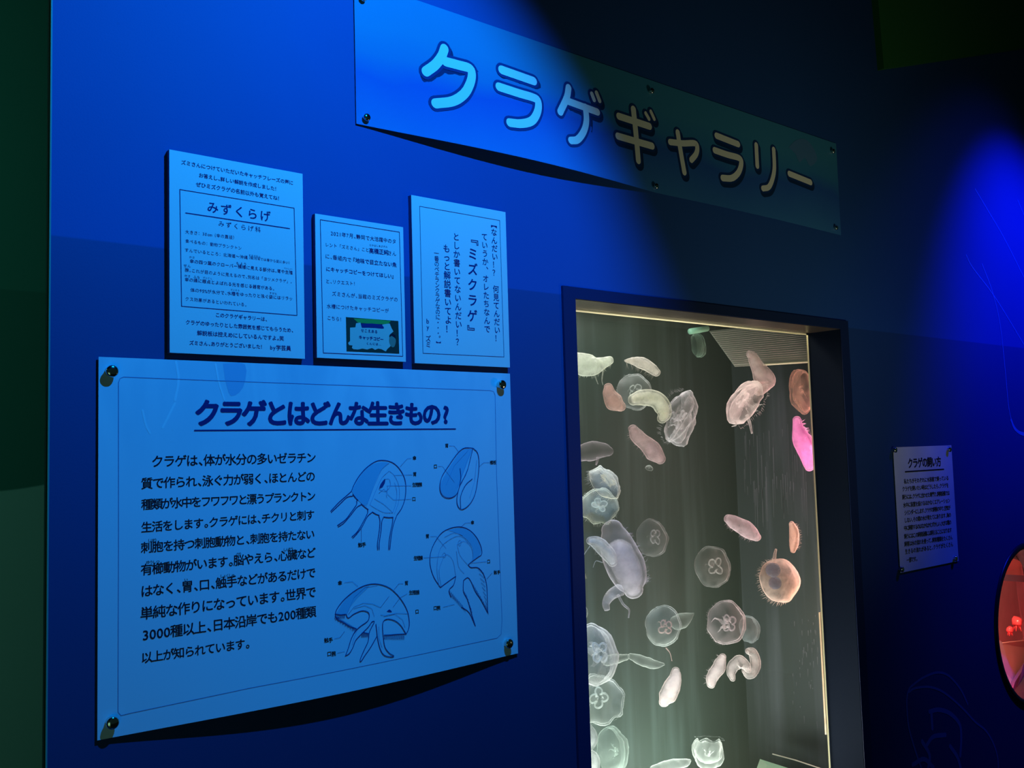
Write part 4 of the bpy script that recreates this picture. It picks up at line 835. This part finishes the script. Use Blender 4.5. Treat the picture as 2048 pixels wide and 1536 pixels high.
LET = [(B1, [(738, 365), (715, 425), (668, 485), (600, 535)], 1), (B1, [(745, 460), (850, 488), (925, 510), (942, 550), (930, 620), (885, 700), (800, 755), (672, 772)], 1),
       (B1, [(1165, 522), (1402, 605)], .95), (B1, [(1145, 648), (1290, 695), (1400, 728), (1435, 755), (1432, 830), (1390, 900), (1310, 922), (1225, 915)], .95),
       (B1, [(1662, 655), (1648, 730), (1600, 835)], .86), (B1, [(1650, 752), (1876, 835)], .86), (B1, [(1788, 800), (1795, 900), (1775, 980), (1730, 1040), (1680, 1048)], .86), (B1, [(1835, 700), (1852, 745)], .55), (B1, [(1870, 692), (1893, 752)], .55),
       (B2, [(212, 420), (440, 495)], .86), (B2, [(205, 568), (460, 642)], .86), (B2, [(320, 368), (340, 560), (357, 750)], .86), (B2, [(412, 398), (436, 440)], .5), (B2, [(450, 385), (475, 440)], .5),
       (B2, [(594, 612), (690, 622), (780, 622), (796, 660), (785, 705), (752, 745)], .78), (B2, [(650, 540), (672, 680), (700, 838)], .78),
       (B2, [(940, 565), (1100, 628)], .86), (B2, [(926, 673), (1020, 706), (1105, 730), (1124, 765), (1105, 835), (1055, 880), (985, 880)], .86),
       (B2, [(1235, 635), (1243, 790)], .80), (B2, [(1365, 668), (1370, 800), (1358, 880), (1330, 945), (1285, 958)], .80), (B2, [(1482, 848), (1640, 912)], .86)]
core = [(sm(fn, p, 5), .0185*w) for fn, p, w in LET]
SHD = ink('letter_shadow_ink', (.008, .035, .11)); OUTL = ink('letter_outline_ink', (.010, .045, .17)); WHT = ink('letter_white_ink', (.86, .84, .72))
k0 = 0
for cnt in (2, 2, 5, 5, 2, 2, 2, 1):
    g_ = core[k0:k0+cnt]; k0 += cnt
    lt = obj('letter', strokes(g_, 1, bsurf, .0012), WHT, banner)
    obj('letter_outline', strokes([(p, w+.011) for p, w in g_], 1, bsurf, .0008), OUTL, lt)
    obj('letter_shadow', strokes([(p, w+.014) for p, w in g_], 1, bsurf, .0004, (.0040, -.0070)), SHD, lt)
# hazy jellyfish printed at the right end of the banner
obj('printed_jellyfish', poly(sm(B2, [(1480, 650), (1530, 600), (1600, 590), (1660, 650), (1690, 740), (1640, 790), (1600, 730), (1560, 760), (1530, 700)], 4), bsurf, .0003), ink('haze_ink', (.085, .22, .42)), banner)
for px, py, lb in ((728, -6, 'standoff screw at the top left corner of the banner, cut by the picture edge'), (735, 234, 'standoff screw at the bottom left corner of the banner'), (1305, 181, 'standoff screw at the middle of the banner top edge'), (1314, 372, 'standoff screw at the middle of the banner bottom edge'), (1668, 302, 'barely visible standoff screw at the top right corner of the banner'), (1674, 455, 'standoff screw at the bottom right corner of the banner')):
    pin(lb, px, py, 0, .0066, .0075)

# ------------------------------------------------------------------ small notice further along the wall
qn = [at(1786, 894, -.003), at(1904, 891, -.003), at(1916, 1121, -.003), at(1801, 1147, -.003)]
nx0, nx1 = (qn[0].x+qn[3].x)/2, (qn[1].x+qn[2].x)/2; nz1, nz0 = (qn[0].z+qn[1].z)/2, (qn[2].z+qn[3].z)/2
nsurf = lambda x, z: -.003
notice = empty('notice', ((nx0+nx1)/2, 0, nz0), 'small dim notice about keeping jellyfish, on the wall right of the tank', 'notice')
obj('sheet', sheet(nx0, nx1, nz0, nz1, nsurf, .001, 4, 4), mat('notice_print', (.62, .66, .72), .6, 0, .2, 0, 60, .18, 9), notice)
NL = lambda a, b: (lambda p: (p.x, p.z))(at(1760+a*.19523, 860+b*.19531, -.003))
LETTER['nt'] = (notice, nsurf, .0005, BLACK, 'title_lettering'); LETTER['nb'] = (notice, nsurf, .0005, BLACK, 'body_lettering')
text('nt', 'クラゲの飼い方', NL(310, 342), NL(600, 325), 1.08, .030)
obj('title_rule', strokes([[NL(258, 428), NL(652, 402)]], .0040, nsurf, .0005), BLACK, notice)
for s, a, b, c, d in [('私たちがそれぞれに水族館で飼っている', 258, 527, 690, 492), ('クラゲを飼いたい時はどうしたら、クラゲを', 240, 605, 690, 566), ('飼うには、クラゲに合わせた専門で、飼育設備では', 240, 688, 700, 645), ('水中に装置を設けるほかなくエアレーション', 250, 770, 705, 722), ('シリンダーにします、クラゲの飼育の中で、空気が', 262, 848, 708, 795), ('しない、その間の水が育たてにあります、海の', 262, 925, 715, 870),
        ('中に飼育するのはなかなかむずかしい、大きな種の', 258, 1005, 718, 945), ('飼うにはこの飼育設備には飼えることになります', 260, 1090, 722, 1025), ('飼育は水の流れを使って、飼育種類をたくさん', 262, 1168, 730, 1100), ('生きるの流れがあると、クラゲがたくさん', 270, 1245, 735, 1170), ('一部です。', 285, 1332, 375, 1318)]:
    text('nb', s, NL(a, b), NL(c, d), 1.05, .02, em=.0150)
for a, b, lb in ((165, 205, 'pin at the top left corner of the small notice'), (722, 200, 'pin at the top right corner of the small notice'), (235, 1428, 'pin at the bottom left corner of the small notice'), (785, 1318, 'pin at the bottom right corner of the small notice')):
    pin(lb, 1760+a*.19523, 860+b*.19531, 0, .0078, .008)

# ------------------------------------------------------------------ round porthole with a red lit tank
port = empty('round_tank', (PX, .1, PZ-PR), 'round porthole tank glowing red at the right edge of the picture', 'aquarium')
RB = mat('rim_black', (.010, .010, .016), .35, 0, .4)
bm = bmesh.new(); lathe(bm, [(PR*.965, -.085), (PR*.965, .002), (PR*.975, .006), (PR*1.035, .006), (PR*1.045, .001), (PR*1.045, -.002), (PR*1.0, -.002), (PR*1.0, -.085), (PR*.965, -.085)], (PX, 0, PZ), (0, -1, 0), 72); obj('rim', bm, RB, port, True)
bm = bmesh.new(); lathe(bm, [(0, -.030), (PR*.965, -.030), (PR*.965, -.034), (0, -.034)], (PX, 0, PZ), (0, -1, 0), 72); obj('glass', bm, clear_mat('porthole_glass', (.97, .97, .98)), port)
RW = mat('red_tank_wall', (.62, .42, .40), .4, 0, .4, 0, 60, .5, 6)
bm = bmesh.new(); lathe(bm, [(PR*1.0, -.087), (.60, -.090), (.72, -.30), (.72, -.62), (0, -.62)], (PX, 0, PZ), (0, -1, 0), 6); obj('shell', bm, mat('red_tank_shell', (.30, .12, .16), .3, 0, .5, 0, 60, .4, 5), port)
def facet(name, pts, Y, c, th=.012):
    P = [at(a, b, y) for (a, b), y in zip(pts, Y)]; n = (P[1]-P[0]).cross(P[2]-P[0]).normalized()
    if n.y < 0: n = -n
    bm = bmesh.new(); A = [bm.verts.new(p) for p in P]; B = [bm.verts.new(p+n*th) for p in P]
    bm.faces.new(A); bm.faces.new(B[::-1])
    for i in range(len(P)): bm.faces.new((A[i], B[i], B[(i+1) % len(P)], A[(i+1) % len(P)]))
    return obj(name, bm, mat('facet_'+name, c, .35, 0, .4, 0, 60, .35, 9), port)
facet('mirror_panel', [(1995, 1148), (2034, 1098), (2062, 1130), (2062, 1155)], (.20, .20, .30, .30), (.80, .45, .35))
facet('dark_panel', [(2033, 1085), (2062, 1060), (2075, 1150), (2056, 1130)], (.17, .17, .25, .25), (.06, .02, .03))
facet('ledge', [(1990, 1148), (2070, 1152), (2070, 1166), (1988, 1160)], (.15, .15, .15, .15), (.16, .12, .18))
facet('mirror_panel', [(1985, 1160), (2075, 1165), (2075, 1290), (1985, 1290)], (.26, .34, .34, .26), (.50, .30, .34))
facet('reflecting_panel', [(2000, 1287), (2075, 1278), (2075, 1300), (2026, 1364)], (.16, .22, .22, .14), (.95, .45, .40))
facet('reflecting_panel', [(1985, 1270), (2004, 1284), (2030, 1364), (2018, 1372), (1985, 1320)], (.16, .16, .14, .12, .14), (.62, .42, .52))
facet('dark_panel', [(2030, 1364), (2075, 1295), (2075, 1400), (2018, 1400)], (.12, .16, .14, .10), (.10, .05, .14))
for a, b, rr, lb in ((2020, 1262, 10, 'small red lobed jellyfish, left of the pair inside the round red tank'), (2034, 1248, 15, 'larger red lobed jellyfish, right of the pair inside the round red tank')):
    c = at(a, b, .20); sc = (c-CAM).dot(FW)/F; R = rr*sc
    root = empty('red_jellyfish', c, lb, 'jellyfish', 'red jellyfish in the round tank'); RM = mat('red_jelly', (.95, .12, .14), .25, 0, .6)
    bm = bmesh.new(); lathe(bm, [(0, R*1.05), (R*.4, R*.95), (R*.62, R*.6), (R*.68, R*.2), (R*.60, -.1*R), (R*.40, -.05*R), (0, R*.2)], c, (0, -.15, 1), 20)
    for v in bm.verts: v.co += noise.noise_vector(v.co*60)*R*.15
    obj('bell', bm, RM, root, True)
    for k in range(4):
        d = Vector((math.cos(k*1.6), math.sin(k*1.6), 0))*R*.3
        bm = bmesh.new(); tube(bm, [c+d+Vector((0, 0, R*.1)), c+d*1.2-Vector((0, 0, R*.4)), c+d*1.6-Vector((0, 0, R*.9))], lambda t: R*.17*(1-.7*t), 7); obj('oral_arm', bm, RM, root, True)

finish_text()
